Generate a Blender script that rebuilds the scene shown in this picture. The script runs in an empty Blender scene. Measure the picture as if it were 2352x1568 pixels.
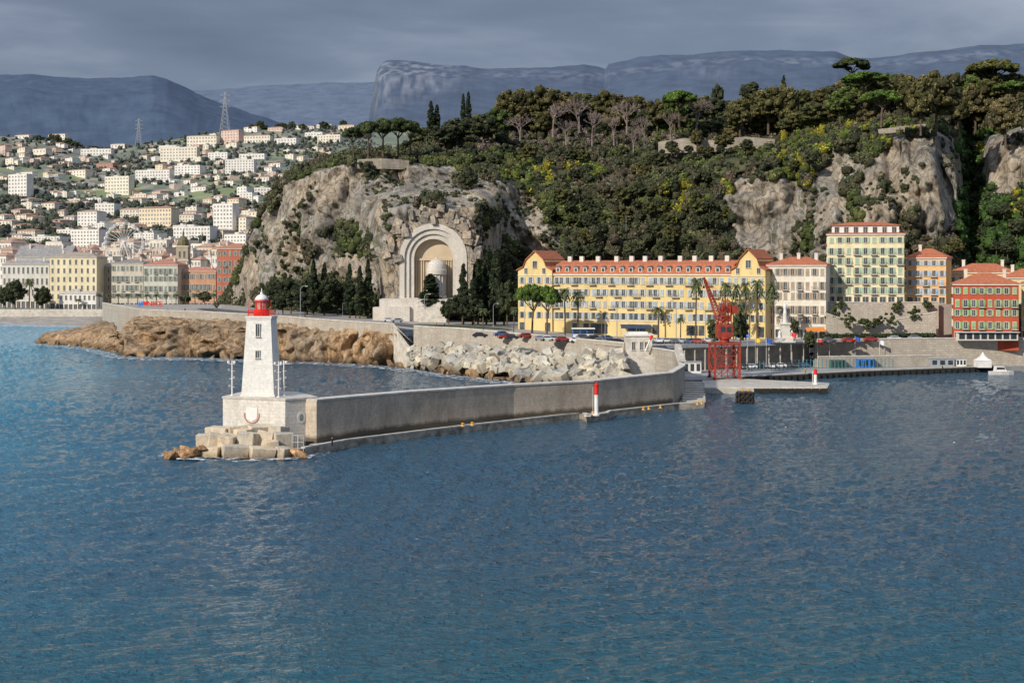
import bpy, bmesh, math, random
import numpy as np
from mathutils import Vector, noise, Matrix, Euler
random.seed(7); rng=np.random.default_rng(7)
F=3267.0; CX=1176.0; HY=620.0; H=30.0
col=bpy.context.scene.collection
def P(px,py,Y): return Vector(((px-CX)*Y/F, Y, H-(py-HY)*Y/F))
def G(px,py,z=0.0):
    Y=(H-z)*F/(py-HY); return Vector(((px-CX)*Y/F, Y, z))
def R(a): return math.radians(a)
def itp(x,tab): return float(np.interp(x,[t[0] for t in tab],[t[1] for t in tab]))
def sst(x,a,b):
    t=max(0,min(1,(x-a)/(b-a))); return t*t*(3-2*t)
# ---------------------------------------------------------------- materials
def newmat(name):
    m=bpy.data.materials.new(name); m.use_nodes=True
    return m,m.node_tree,m.node_tree.nodes['Principled BSDF']
def M(name,c1,c2=None,sc=1.0,rough=.85,bump=0.,bsc=None,det=5,metal=0,st=(1,1,1),attr=False,objcol=False,spec=.3,lo=.38,hi=.62):
    m,nt,b=newmat(name); N=nt.nodes; L=nt.links
    if c2 is None: c2=tuple(c*.8 for c in c1)
    g=N.new('ShaderNodeNewGeometry'); mp=N.new('ShaderNodeMapping'); mp.inputs['Scale'].default_value=st
    L.new(g.outputs['Position'],mp.inputs['Vector'])
    n=N.new('ShaderNodeTexNoise'); n.inputs['Scale'].default_value=sc; n.inputs['Detail'].default_value=det; n.inputs['Roughness'].default_value=.65
    L.new(mp.outputs[0],n.inputs['Vector'])
    r=N.new('ShaderNodeValToRGB'); r.color_ramp.elements[0].position=lo; r.color_ramp.elements[1].position=hi
    r.color_ramp.elements[0].color=(*c2,1); r.color_ramp.elements[1].color=(*c1,1)
    L.new(n.outputs['Fac'],r.inputs['Fac']); out=r.outputs['Color']
    if attr:
        a=N.new('ShaderNodeAttribute'); a.attribute_name='Col'
        mx=N.new('ShaderNodeMixRGB'); mx.blend_type='MULTIPLY'; mx.inputs['Fac'].default_value=1
        L.new(out,mx.inputs[1]); L.new(a.outputs['Color'],mx.inputs[2]); out=mx.outputs[0]
    if objcol:
        a=N.new('ShaderNodeObjectInfo')
        mx=N.new('ShaderNodeMixRGB'); mx.blend_type='MULTIPLY'; mx.inputs['Fac'].default_value=1
        L.new(out,mx.inputs[1]); L.new(a.outputs['Color'],mx.inputs[2]); out=mx.outputs[0]
    L.new(out,b.inputs['Base Color'])
    b.inputs['Roughness'].default_value=rough; b.inputs['Metallic'].default_value=metal
    b.inputs['Specular IOR Level'].default_value=spec
    if bump:
        n2=N.new('ShaderNodeTexNoise'); n2.inputs['Scale'].default_value=bsc or sc*3; n2.inputs['Detail'].default_value=6
        L.new(mp.outputs[0],n2.inputs['Vector'])
        bp=N.new('ShaderNodeBump'); bp.inputs['Strength'].default_value=1; bp.inputs['Distance'].default_value=bump
        L.new(n2.outputs['Fac'],bp.inputs['Height']); L.new(bp.outputs[0],b.inputs['Normal'])
    return m
def MBrick(name,c1,c2,mortar,bw,bh,ux=(1,0),stain=None,zst=None,bump=.05,rough=.85,so=.42,vz=.35,ns=.35):
    m,nt,b=newmat(name); N=nt.nodes; L=nt.links
    g=N.new('ShaderNodeNewGeometry'); sx=N.new('ShaderNodeSeparateXYZ'); L.new(g.outputs['Position'],sx.inputs[0])
    def mth(op,a,bv):
        q=N.new('ShaderNodeMath'); q.operation=op
        for i,v in enumerate((a,bv)):
            if isinstance(v,(int,float)): q.inputs[i].default_value=v
            else: L.new(v,q.inputs[i])
        return q.outputs[0]
    u=mth('ADD',mth('MULTIPLY',sx.outputs[0],ux[0]),mth('MULTIPLY',sx.outputs[1],ux[1]))
    cb=N.new('ShaderNodeCombineXYZ'); L.new(u,cb.inputs[0]); L.new(sx.outputs[2],cb.inputs[1])
    br=N.new('ShaderNodeTexBrick'); br.inputs['Scale'].default_value=1
    br.inputs['Color1'].default_value=(*c1,1); br.inputs['Color2'].default_value=(*c2,1); br.inputs['Mortar'].default_value=(*mortar,1)
    br.inputs['Mortar Size'].default_value=.03; br.inputs['Brick Width'].default_value=bw; br.inputs['Row Height'].default_value=bh
    L.new(cb.outputs[0],br.inputs['Vector'])
    out=br.outputs['Color']
    n=N.new('ShaderNodeTexNoise'); n.inputs['Scale'].default_value=ns; n.inputs['Detail'].default_value=9; n.inputs['Roughness'].default_value=.72
    mp=N.new('ShaderNodeMapping'); mp.inputs['Scale'].default_value=(1,1,vz); L.new(g.outputs['Position'],mp.inputs[0]); L.new(mp.outputs[0],n.inputs['Vector'])
    if stain:
        r=N.new('ShaderNodeValToRGB'); r.color_ramp.elements[0].position=so; r.color_ramp.elements[1].position=so+.24
        L.new(n.outputs['Fac'],r.inputs[0])
        mx=N.new('ShaderNodeMixRGB'); L.new(r.outputs[0],mx.inputs[0]); L.new(out,mx.inputs[1]); mx.inputs[2].default_value=(*stain,1); out=mx.outputs[0]
        n3=N.new('ShaderNodeTexNoise'); n3.inputs['Scale'].default_value=2.2; n3.inputs['Detail'].default_value=5; L.new(g.outputs['Position'],n3.inputs['Vector'])
        r3=N.new('ShaderNodeValToRGB'); r3.color_ramp.elements[0].position=.3; r3.color_ramp.elements[1].position=.7; r3.color_ramp.elements[0].color=(.85,.85,.85,1); r3.color_ramp.elements[1].color=(1.1,1.1,1.1,1); L.new(n3.outputs['Fac'],r3.inputs[0])
        mx=N.new('ShaderNodeMixRGB'); mx.blend_type='MULTIPLY'; mx.inputs[0].default_value=1; L.new(out,mx.inputs[1]); L.new(r3.outputs[0],mx.inputs[2]); out=mx.outputs[0]
    if zst:
        mr=N.new('ShaderNodeMapRange'); mr.inputs['From Min'].default_value=zst[0]; mr.inputs['From Max'].default_value=zst[1]; mr.inputs['To Min'].default_value=1; mr.inputs['To Max'].default_value=0
        L.new(mth('ADD',sx.outputs[2],mth('MULTIPLY',n.outputs['Fac'],-2.)),mr.inputs[0])
        mx=N.new('ShaderNodeMixRGB'); L.new(mr.outputs[0],mx.inputs[0]); L.new(out,mx.inputs[1]); mx.inputs[2].default_value=(*zst[2],1); out=mx.outputs[0]
    L.new(out,b.inputs['Base Color']); b.inputs['Roughness'].default_value=rough; b.inputs['Specular IOR Level'].default_value=.25
    if bump:
        bp=N.new('ShaderNodeBump'); bp.inputs['Distance'].default_value=bump; bp.inputs['Strength'].default_value=1
        L.new(mth('ADD',mth('MULTIPLY',br.outputs['Fac'],-.6),n.outputs['Fac']),bp.inputs['Height']); L.new(bp.outputs[0],b.inputs['Normal'])
    return m
def MRock(name,c1,c2,c3,sc,attr=False,bump=.8,zst=None,objcol=False,crack=.85):
    m,nt,b=newmat(name); N=nt.nodes; L=nt.links
    g=N.new('ShaderNodeNewGeometry'); mp=N.new('ShaderNodeMapping'); mp.inputs['Scale'].default_value=(1,1,.55); L.new(g.outputs['Position'],mp.inputs[0])
    n=N.new('ShaderNodeTexNoise'); n.inputs['Scale'].default_value=sc; n.inputs['Detail'].default_value=11; n.inputs['Roughness'].default_value=.77; n.inputs['Distortion'].default_value=.6
    L.new(mp.outputs[0],n.inputs['Vector'])
    r=N.new('ShaderNodeValToRGB'); e=r.color_ramp.elements; e[0].position=.35; e[0].color=(*c3,1); e[1].position=.66; e[1].color=(*c1,1)
    k=e.new(.48); k.color=(*c2,1)
    L.new(n.outputs['Fac'],r.inputs[0]); out=r.outputs[0]
    v=N.new('ShaderNodeTexVoronoi'); v.feature='DISTANCE_TO_EDGE'; v.inputs['Scale'].default_value=sc*1.6
    mp2=N.new('ShaderNodeVectorMath'); mp2.operation='ADD'
    sc2=N.new('ShaderNodeVectorMath'); sc2.operation='SCALE'; sc2.inputs['Scale'].default_value=1.6/sc*.6
    L.new(n.outputs['Color'],sc2.inputs[0]); L.new(mp.outputs[0],mp2.inputs[0]); L.new(sc2.outputs[0],mp2.inputs[1]); L.new(mp2.outputs[0],v.inputs['Vector'])
    cr=N.new('ShaderNodeValToRGB'); cr.color_ramp.elements[0].position=0; cr.color_ramp.elements[0].color=(.25,.22,.2,1); cr.color_ramp.elements[1].position=.08; cr.color_ramp.elements[1].color=(1,1,1,1)
    L.new(v.outputs['Distance'],cr.inputs[0])
    mx=N.new('ShaderNodeMixRGB'); mx.blend_type='MULTIPLY'; mx.inputs[0].default_value=crack; L.new(out,mx.inputs[1]); L.new(cr.outputs[0],mx.inputs[2]); out=mx.outputs[0]
    nb=N.new('ShaderNodeTexNoise'); nb.inputs['Scale'].default_value=sc*.3; nb.inputs['Detail'].default_value=4; L.new(g.outputs['Position'],nb.inputs['Vector'])
    rb=N.new('ShaderNodeValToRGB'); rb.color_ramp.elements[0].position=.4; rb.color_ramp.elements[0].color=(.74,.755,.77,1); rb.color_ramp.elements[1].position=.6; rb.color_ramp.elements[1].color=(1.07,1.0,.9,1); L.new(nb.outputs['Fac'],rb.inputs[0])
    mx=N.new('ShaderNodeMixRGB'); mx.blend_type='MULTIPLY'; mx.inputs[0].default_value=1; L.new(out,mx.inputs[1]); L.new(rb.outputs[0],mx.inputs[2]); out=mx.outputs[0]
    if objcol:
        a=N.new('ShaderNodeObjectInfo'); mx=N.new('ShaderNodeMixRGB'); mx.blend_type='MULTIPLY'; mx.inputs[0].default_value=1; L.new(out,mx.inputs[1]); L.new(a.outputs['Color'],mx.inputs[2]); out=mx.outputs[0]
    if attr:
        a=N.new('ShaderNodeAttribute'); a.attribute_name='Col'
        mx=N.new('ShaderNodeMixRGB'); L.new(a.outputs['Alpha'],mx.inputs[0]); L.new(out,mx.inputs[1]); L.new(a.outputs['Color'],mx.inputs[2]); out=mx.outputs[0]
    if zst:
        sx=N.new('ShaderNodeSeparateXYZ'); L.new(g.outputs['Position'],sx.inputs[0])
        ad=N.new('ShaderNodeMath'); ad.operation='MULTIPLY_ADD'; L.new(n.outputs['Fac'],ad.inputs[0]); ad.inputs[1].default_value=-5; L.new(sx.outputs[2],ad.inputs[2])
        mr=N.new('ShaderNodeMapRange'); mr.inputs['From Min'].default_value=zst[0]; mr.inputs['From Max'].default_value=zst[1]; mr.inputs['To Min'].default_value=1; mr.inputs['To Max'].default_value=0
        L.new(ad.outputs[0],mr.inputs[0])
        mx=N.new('ShaderNodeMixRGB'); L.new(mr.outputs[0],mx.inputs[0]); L.new(out,mx.inputs[1]); mx.inputs[2].default_value=(*zst[2],1); out=mx.outputs[0]
    L.new(out,b.inputs['Base Color']); b.inputs['Roughness'].default_value=.95; b.inputs['Specular IOR Level'].default_value=.15
    if bump:
        bp=N.new('ShaderNodeBump'); bp.inputs['Distance'].default_value=bump; bp.inputs['Strength'].default_value=1
        L.new(n.outputs['Fac'],bp.inputs['Height']); L.new(bp.outputs[0],b.inputs['Normal'])
    return m
white=M('white_paint',(.76,.74,.7),(.66,.63,.58),.6,.6)
whitestone=MBrick('white_lighthouse_stone',(.76,.73,.67),(.74,.71,.65),(.71,.68,.62),1.0,.5,(1,.35),stain=(.64,.6,.53),bump=0,so=.5,vz=.2,ns=.6)
plinthm=MBrick('plinth_stone',(.7,.65,.58),(.65,.6,.53),(.54,.5,.43),1.1,.55,(1,.35),stain=(.52,.47,.4),bump=.01,so=.46,vz=.3,ns=.5)
redp=M('red_paint',(.75,.03,.018),(.62,.022,.015),1,.4)
redcr=M('crane_red',(.4,.055,.03),(.25,.04,.024),.8,.6)
glass=M('window_glass',(.05,.06,.07),(.02,.025,.03),.4,.15,spec=.6)
glassw=M('pane_dark',(.1,.105,.11),(.035,.04,.042),.5,.3,spec=.5)
glassh=M('pane_far',(.24,.25,.26),(.15,.16,.17),.3,.5,spec=.3)
dark=M('dark_metal',(.03,.03,.032),(.02,.02,.02),1,.5)
railm=M('balcony_rail_metal',(.16,.17,.16),(.1,.1,.1),1,.6)
grey=M('grey_metal',(.35,.36,.37),(.28,.29,.3),1,.5)
black=M('black_rubber',(.015,.015,.015),(.03,.028,.025),2,.8)
yel=M('yellow_bollard_paint',(.75,.4,.03),(.6,.3,.02),2,.5)
concrete=M('concrete',(.5,.46,.39),(.36,.32,.26),.5,.9,.05)
coping=M('coping_stone',(.62,.57,.5),(.44,.4,.34),.6,.9,.03)
asphalt=M('asphalt',(.12,.12,.12),(.09,.09,.09),.3,.9)
paving=M('paving',(.38,.34,.29),(.28,.25,.22),.15,.9)
wharfm=M('wharf_concrete',(.34,.33,.31),(.22,.22,.21),.12,.9)
mark=M('road_marking_paint',(.7,.7,.68),(.6,.6,.58),1,.8)
pebble=M('beach_pebbles',(.36,.32,.28),(.24,.22,.19),.2,.95,.1,1.)
grassm=M('lawn',(.07,.12,.02),(.04,.07,.015),.3,.95)
terra=M('terracotta_tiles',(.52,.17,.075),(.27,.085,.045),1.1,.85,.05,4,det=8,lo=.3,hi=.68)
slate=M('slate_roof',(.15,.15,.16),(.1,.1,.11),.5,.7)
foliage=M('foliage',(2.1,2.05,1.95),(1.15,1.18,1.12),.25,.9,attr=True,objcol=True,spec=.15)
bark=M('bark',(.14,.1,.07),(.08,.06,.045),1.,.95)
palebark=M('bare_twigs',(.27,.21,.18),(.17,.13,.12),1.,.95)
wallobj=M('painted_plaster',(1,1,1),(.8,.78,.75),.35,.9,objcol=True,det=8,st=(1,1,.3),lo=.34,hi=.6)
roofobj=M('tile_roof_tinted',(1.05,1.05,1.05),(.6,.58,.56),.6,.9,objcol=True,det=8,lo=.3,hi=.66)
carpaint=M('car_paint',(1,1,1),(.95,.95,.95),.5,.25,objcol=True,spec=.6)
seamas=MBrick('sea_wall_masonry',(.48,.43,.35),(.4,.35,.285),(.3,.265,.22),1.3,.55,(.9,.4),stain=(.33,.285,.23),bump=.03)
retmas=MBrick('retaining_masonry',(.56,.49,.4),(.44,.38,.31),(.32,.28,.23),1.5,.7,(1,.2),stain=(.4,.35,.28),bump=.05,ns=.5)
bwall=MBrick('breakwater_masonry',(.56,.465,.36),(.52,.43,.33),(.47,.39,.3),1.4,.6,(.73,.68),stain=(.35,.285,.215),zst=(.9,1.6,(.12,.1,.07)),bump=.01,so=.42,vz=.5,ns=.28)
monst=MBrick('monument_stone',(.66,.61,.54),(.6,.55,.48),(.5,.45,.39),1.6,.8,(1,0),stain=(.52,.47,.4),bump=.02)
ochre=M('niche_ochre',(.6,.48,.33),(.5,.4,.28),.15,.9)
rockm=MRock('limestone_cliff',(.58,.52,.44),(.38,.335,.275),(.12,.1,.08),.15,attr=True,bump=2.4)  # darkest tone puts cavity shade into the rock colour
rocklow=MRock('shore_rock',(.6,.46,.31),(.4,.275,.165),(.12,.08,.05),.2,attr=False,bump=1.4,zst=(-2.9,-.3,(.055,.038,.024)))
brock=MRock('brown_boulder',(.52,.39,.24),(.36,.24,.14),(.12,.08,.05),.8,bump=.2,zst=(-3.2,-2.2,(.05,.035,.02)),objcol=True)
armour=MRock('armour_concrete',(.64,.61,.55),(.52,.49,.43),(.33,.3,.26),.5,bump=.1,zst=(-2.4,.2,(.25,.19,.13)),objcol=True,crack=.3)
cblock=MRock('concrete_cube_stone',(.66,.59,.48),(.56,.49,.39),(.36,.3,.22),.6,bump=.06,zst=(-2.6,-1.3,(.24,.15,.08)),crack=.3)
masr=MRock('monument_rubble',(.52,.46,.39),(.4,.35,.29),(.18,.15,.12),.5,bump=.4)
trimm=M('pale_trim',(.66,.62,.54),(.56,.52,.45),.5,.8)
shg=M('green_shutter',(.4,.55,.38),(.33,.46,.32),.5,.7); shb=M('blue_grey_shutter',(.42,.47,.48),(.33,.38,.4),.5,.7)
shw=M('brown_shutter',(.42,.33,.24),(.32,.25,.18),.5,.7); shd=M('dull_green_shutter',(.26,.3,.25),(.18,.22,.18),.5,.7)
shr=M('dark_green_shutter',(.3,.42,.2),(.2,.3,.14),.5,.7); shs=M('sky_blue_shutter',(.4,.5,.6),(.32,.42,.52),.5,.7)
palmm=M('palm_leaf',(.13,.15,.06),(.07,.085,.035),1,.8)
# ---------------------------------------------------------------- mesh builder
class MB:
    def __init__(s): s.v=[]; s.f=[]; s.m=[]
    def add(s,vs,fs,mi=0):
        o=len(s.v); s.v+= [tuple(v) for v in vs]
        for f in fs: s.f.append(tuple(i+o for i in f)); s.m.append(mi)
        return s
    def box(s,x0,x1,y0,y1,z0,z1,mi=0):
        return s.add([(x0,y0,z0),(x1,y0,z0),(x1,y1,z0),(x0,y1,z0),(x0,y0,z1),(x1,y0,z1),(x1,y1,z1),(x0,y1,z1)],
          [(3,2,1,0),(4,5,6,7),(0,1,5,4),(1,2,6,5),(2,3,7,6),(3,0,4,7)],mi)
    def ext(s,poly,y0,y1,mi=0):
        n=len(poly); vs=[(p[0],y0,p[1]) for p in poly]+[(p[0],y1,p[1]) for p in poly]
        return s.add(vs,[tuple(range(n)),tuple(range(2*n-1,n-1,-1))]+[(i,i+n,(i+1)%n+n,(i+1)%n) for i in range(n)],mi)
    def prism(s,poly,z0,z1,mi=0):
        n=len(poly); vs=[(p[0],p[1],z0) for p in poly]+[(p[0],p[1],z1) for i,p in enumerate(poly)]
        return s.add(vs,[tuple(range(n-1,-1,-1)),tuple(range(n,2*n))]+[(i,(i+1)%n,(i+1)%n+n,i+n) for i in range(n)],mi)
    def tube(s,a,b,r0,r1=None,n=6,mi=0):
        a=Vector(a); b=Vector(b); r1=r0 if r1 is None else r1
        d=(b-a).normalized(); t=d.orthogonal().normalized(); q=d.cross(t)
        vs=[a+(t*math.cos(2*math.pi*i/n)+q*math.sin(2*math.pi*i/n))*r0 for i in range(n)]+[b+(t*math.cos(2*math.pi*i/n)+q*math.sin(2*math.pi*i/n))*r1 for i in range(n)]
        return s.add(vs,[tuple(range(n-1,-1,-1)),tuple(range(n,2*n))]+[(i,(i+1)%n,(i+1)%n+n,i+n) for i in range(n)],mi)
    def path(s,pts,r0,r1=None,n=6,mi=0):
        r1=r0 if r1 is None else r1; k=len(pts)-1
        for i in range(k): s.tube(pts[i],pts[i+1],r0+(r1-r0)*i/k,r0+(r1-r0)*(i+1)/k,n,mi)
        return s
    def lathe(s,prof,n=16,c=(0,0,0),mi=0,a0=0.):
        vs=[];fs=[]
        for r,z in prof:
            for i in range(n):
                a=a0+2*math.pi*i/n; vs.append((c[0]+r*math.cos(a),c[1]+r*math.sin(a),c[2]+z))
        for k in range(len(prof)-1):
            for i in range(n): fs.append((k*n+i,k*n+(i+1)%n,(k+1)*n+(i+1)%n,(k+1)*n+i))
        fs.append(tuple(range(n-1,-1,-1))); fs.append(tuple(range((len(prof)-1)*n,len(prof)*n)))
        return s.add(vs,fs,mi)
    def obox(s,c,sz,e=(0,0,0),mi=0):
        Rm=Euler(e).to_matrix(); c=Vector(c); x,y,z=[q/2 for q in sz]
        vs=[c+Rm@Vector(p) for p in [(-x,-y,-z),(x,-y,-z),(x,y,-z),(-x,y,-z),(-x,-y,z),(x,-y,z),(x,y,z),(-x,y,z)]]
        return s.add(vs,[(3,2,1,0),(4,5,6,7),(0,1,5,4),(1,2,6,5),(2,3,7,6),(3,0,4,7)],mi)
    def mesh(s,name,mats,smooth=False):
        me=bpy.data.meshes.new(name); me.from_pydata(s.v,[],s.f)
        for m in (mats if isinstance(mats,(list,tuple)) else [mats]): me.materials.append(m)
        me.polygons.foreach_set('material_index',s.m)
        if smooth: me.polygons.foreach_set('use_smooth',[True]*len(s.f))
        me.update(); return me
    def build(s,name,mats,parent=None,smooth=False,loc=None):
        return ob(name,s.mesh(name,mats,smooth),parent,loc)
def ob(name,me,parent=None,loc=None,rot=None,scale=None):
    o=bpy.data.objects.new(name,me); col.objects.link(o)
    if parent is not None: o.parent=parent
    if loc is not None: o.location=loc
    if rot is not None: o.rotation_euler=(0,0,rot) if isinstance(rot,(int,float)) else rot
    if scale is not None: o.scale=scale
    return o
def tag(o,label,cat,group=None,kind=None):
    o['label']=label; o['category']=cat
    if group: o['group']=group
    if kind: o['kind']=kind
    return o
def struct(o): o['kind']='structure'; return o
def thing(name,label,cat,loc=(0,0,0),rz=0,group=None):
    return tag(ob(name,None,None,loc,rz),label,cat,group)
def copy_tree(o,parent=None):
    c=o.copy(); col.objects.link(c)
    if parent is not None: c.parent=parent
    for ch in list(o.children): copy_tree(ch,c)
    return c
class Proto:
    def __init__(s,fn): s.fn=fn; s.r=None
    def get(s):
        if s.r is None:
            s.r=s.fn(); return s.r
        return copy_tree(s.r)
SHARE=set()
# ---------------------------------------------------------------- numpy foliage
def np_mesh(name,V,Q,C,mats):
    me=bpy.data.meshes.new(name); me.vertices.add(len(V)); me.vertices.foreach_set('co',V.astype(np.float32).ravel())
    me.loops.add(Q.size); me.loops.foreach_set('vertex_index',Q.astype(np.int32).ravel())
    me.polygons.add(len(Q)); me.polygons.foreach_set('loop_start',(np.arange(len(Q))*Q.shape[1]).astype(np.int32))
    me.update(calc_edges=True)
    if C is not None:
        a=me.color_attributes.new('Col','FLOAT_COLOR','POINT')
        if C.shape[1]==3: C=np.hstack([C,np.ones((len(C),1))])
        a.data.foreach_set('color',C.astype(np.float32).ravel())
    for m in mats: me.materials.append(m)
    return me
CUBE=np.array([[-1,-1,-1],[1,-1,-1],[1,1,-1],[-1,1,-1],[-1,-1,1],[1,-1,1],[1,1,1],[-1,1,1]])*.577
CF=np.array([[3,2,1,0],[4,5,6,7],[0,1,5,4],[1,2,6,5],[2,3,7,6],[3,0,4,7]])
def leafcloud(c,r,cl,n,size,core=.78):
    N=len(c); c=np.asarray(c,float); r=np.asarray(r,float); cl=np.asarray(cl,float)
    if r.ndim==1: r=np.stack([r,r,r*.85],1)
    d=rng.normal(size=(N,n,3)); d/=np.linalg.norm(d,axis=2,keepdims=True); d[:,:,2]=np.where(d[:,:,2]<-.5,-d[:,:,2],d[:,:,2])
    pos=c[:,None]+d*r[:,None]*(.72+.4*rng.random((N,n,1)))
    nr=d+.55*rng.normal(size=d.shape); nr/=np.linalg.norm(nr,axis=2,keepdims=True)
    t=np.cross(nr,rng.normal(size=d.shape)); t/=np.linalg.norm(t,axis=2,keepdims=True)+1e-9; b=np.cross(nr,t)
    s=size*(.5+.8*rng.random((N,n,1))); s2=s*(.5+.5*rng.random((N,n,1)))
    q=np.stack([pos-t*s-b*s2*.3,pos+t*s*.2-b*s2,pos+t*s+b*s2*.3,pos-t*s*.2+b*s2],2).reshape(-1,3)
    colr=np.repeat((cl[:,None]*(.65+.7*rng.random((N,n,1)))).reshape(-1,3),4,axis=0)
    Q=np.arange(len(q)).reshape(-1,4)
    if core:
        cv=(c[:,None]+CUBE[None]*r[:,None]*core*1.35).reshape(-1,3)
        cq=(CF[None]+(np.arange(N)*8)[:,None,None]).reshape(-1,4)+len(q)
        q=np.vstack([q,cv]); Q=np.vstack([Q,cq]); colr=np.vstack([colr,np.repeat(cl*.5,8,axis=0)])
    return q,Q,colr
# ---------------------------------------------------------------- ruled column surfaces
def table_at(tab,px):
    xs=[t[0] for t in tab]; n=len(tab[0][1])
    return [(float(np.interp(px,xs,[t[1][k][0] for t in tab])),float(np.interp(px,xs,[t[1][k][1] for t in tab]))) for k in range(n)]
def colsurf(name,tab,step,rows,disp,mat,colf=None,smooth=True):
    pxs=np.arange(tab[0][0],tab[-1][0]+step,step); V=[];C=[];INF=[]
    for px in pxs:
        c=table_at(tab,px); cnt=0
        for k,nr in enumerate(rows):
            last=(k==len(rows)-1)
            for j in range(nr+(1 if last else 0)):
                t=j/nr; py=c[k][0]+(c[k+1][0]-c[k][0])*t; Y=c[k][1]+(c[k+1][1]-c[k][1])*t
                p=P(px,py,Y); g=k+t
                if disp: p=disp(px,py,g,p)
                V.append(p); INF.append((px,py,g)); cnt+=1
                if colf: C.append(colf(px,py,g,p))
    nc=len(pxs)
    i,j=np.meshgrid(np.arange(nc-1),np.arange(cnt-1),indexing='ij'); a=(i*cnt+j).ravel()
    Q=np.stack([a,a+cnt,a+cnt+1,a+1],1)
    me=np_mesh(name,np.array([tuple(v) for v in V]),Q,np.array(C) if colf else None,[mat])
    if smooth: me.polygons.foreach_set('use_smooth',[True]*len(Q))
    o=struct(ob(name,me)); return o,V,INF
def fr(p,s,o=4,sd=0): return noise.fractal(Vector((p[0]/s+sd,p[1]/s,p[2]/s)),1.0,2.0,o)
def inpoly(x,y,poly):
    c=False; j=len(poly)-1
    for i in range(len(poly)):
        xi,yi=poly[i]; xj,yj=poly[j]
        if (yi>y)!=(yj>y) and x<(xj-xi)*(y-yi)/(yj-yi)+xi: c=not c
        j=i
    return c
# ================================================================ WATER
def build_water():
    m,nt,b=newmat('sea_water'); N=nt.nodes; L=nt.links
    g=N.new('ShaderNodeNewGeometry')
    def nz(sc,st,det,rt,ro=.6,di=.5):
        mp=N.new('ShaderNodeMapping'); mp.inputs['Scale'].default_value=st; mp.inputs['Rotation'].default_value=(0,0,R(rt)); L.new(g.outputs['Position'],mp.inputs[0])
        n=N.new('ShaderNodeTexNoise'); n.inputs['Scale'].default_value=sc; n.inputs['Detail'].default_value=det; n.inputs['Roughness'].default_value=ro; n.inputs['Distortion'].default_value=di
        L.new(mp.outputs[0],n.inputs['Vector']); return n.outputs['Fac']
    c=nz(1.1,(.7,1.15,1),3,-18,.65)
    def mth(op,x,y,z=None):
        q=N.new('ShaderNodeMath'); q.operation=op
        for i,v in enumerate((x,y,z)):
            if v is None: continue
            if isinstance(v,(int,float)): q.inputs[i].default_value=v
            else: L.new(v,q.inputs[i])
        return q.outputs[0]
    bp=N.new('ShaderNodeBump'); bp.inputs['Distance'].default_value=.9; bp.inputs['Strength'].default_value=1.0; L.new(c,bp.inputs['Height']); L.new(bp.outputs[0],b.inputs['Normal'])
    sx=N.new('ShaderNodeSeparateXYZ'); L.new(g.outputs['Position'],sx.inputs[0])
    u=mth('MULTIPLY_ADD',sx.outputs[1],-.16,mth('MULTIPLY',sx.outputs[0],-1))
    w=mth('MULTIPLY_ADD',nz(.012,(.4,1.4,1),4,0),60,mth('MULTIPLY',u,1))
    mr=N.new('ShaderNodeMapRange'); mr.interpolation_type='SMOOTHSTEP'; mr.inputs['From Min'].default_value=25; mr.inputs['From Max'].default_value=150; L.new(w,mr.inputs[0])
    mx=N.new('ShaderNodeMixRGB'); L.new(mr.outputs[0],mx.inputs[0]); mx.inputs[1].default_value=(.03,.078,.118,1); mx.inputs[2].default_value=(.055,.29,.42,1)
    mr2=N.new('ShaderNodeMapRange'); mr2.inputs['From Min'].default_value=98; mr2.inputs['From Max'].default_value=150; L.new(sx.outputs[1],mr2.inputs[0])
    mx2=N.new('ShaderNodeMixRGB'); L.new(mr2.outputs[0],mx2.inputs[0]); mx2.inputs[1].default_value=(.016,.085,.115,1); L.new(mx.outputs[0],mx2.inputs[2])
    L.new(mx2.outputs[0],b.inputs['Base Color']); b.inputs['Roughness'].default_value=.06; b.inputs['IOR'].default_value=1.34
    mb=MB(); mb.add([(-12000,20,-.6),(12000,20,-.6),(12000,14000,-.6),(-12000,14000,-.6)],[(0,1,2,3)]); struct(mb.build('deep_water',m))
    # real wind waves over the bay: many crossing wave trains
    us=np.linspace(-1260,1260,860); vs=np.concatenate([np.arange(1600,760,-1.9),np.arange(760,716,-2.2)])
    Y=H*F/(vs-HY); X=us[:,None]*Y[None]/F; YY=np.broadcast_to(Y[None],X.shape); Z=np.zeros_like(X)
    patch=1+.35*np.sin(X*.021+YY*.034+1)+.25*np.sin(X*.05-YY*.027+2)
    for k in range(72):
        lam=math.exp(random.uniform(math.log(1.0),math.log(10))); th=R(-62)+random.gauss(0,.55); kk=2*math.pi/lam
        sl=.034 if lam<5 else .022
        ph=random.random()*6.28; Z+=sl/kk*np.sin(kk*(X*math.cos(th)+YY*math.sin(th))+ph+.8*np.sin(X*.09+ph)+.6*np.sin(YY*.07+2*ph))
    Z*=patch; V=np.stack([X,YY,Z],2).reshape(-1,3); nr=len(vs); nc=len(us)
    i,j=np.meshgrid(np.arange(nc-1),np.arange(nr-1),indexing='ij'); a=(i*nr+j).ravel(); Q=np.stack([a,a+nr,a+nr+1,a+1],1)
    me=np_mesh('sea_water',V,Q,None,[m]); me.polygons.foreach_set('use_smooth',[True]*len(Q)); struct(ob('sea_water',me))
build_water()
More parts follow.
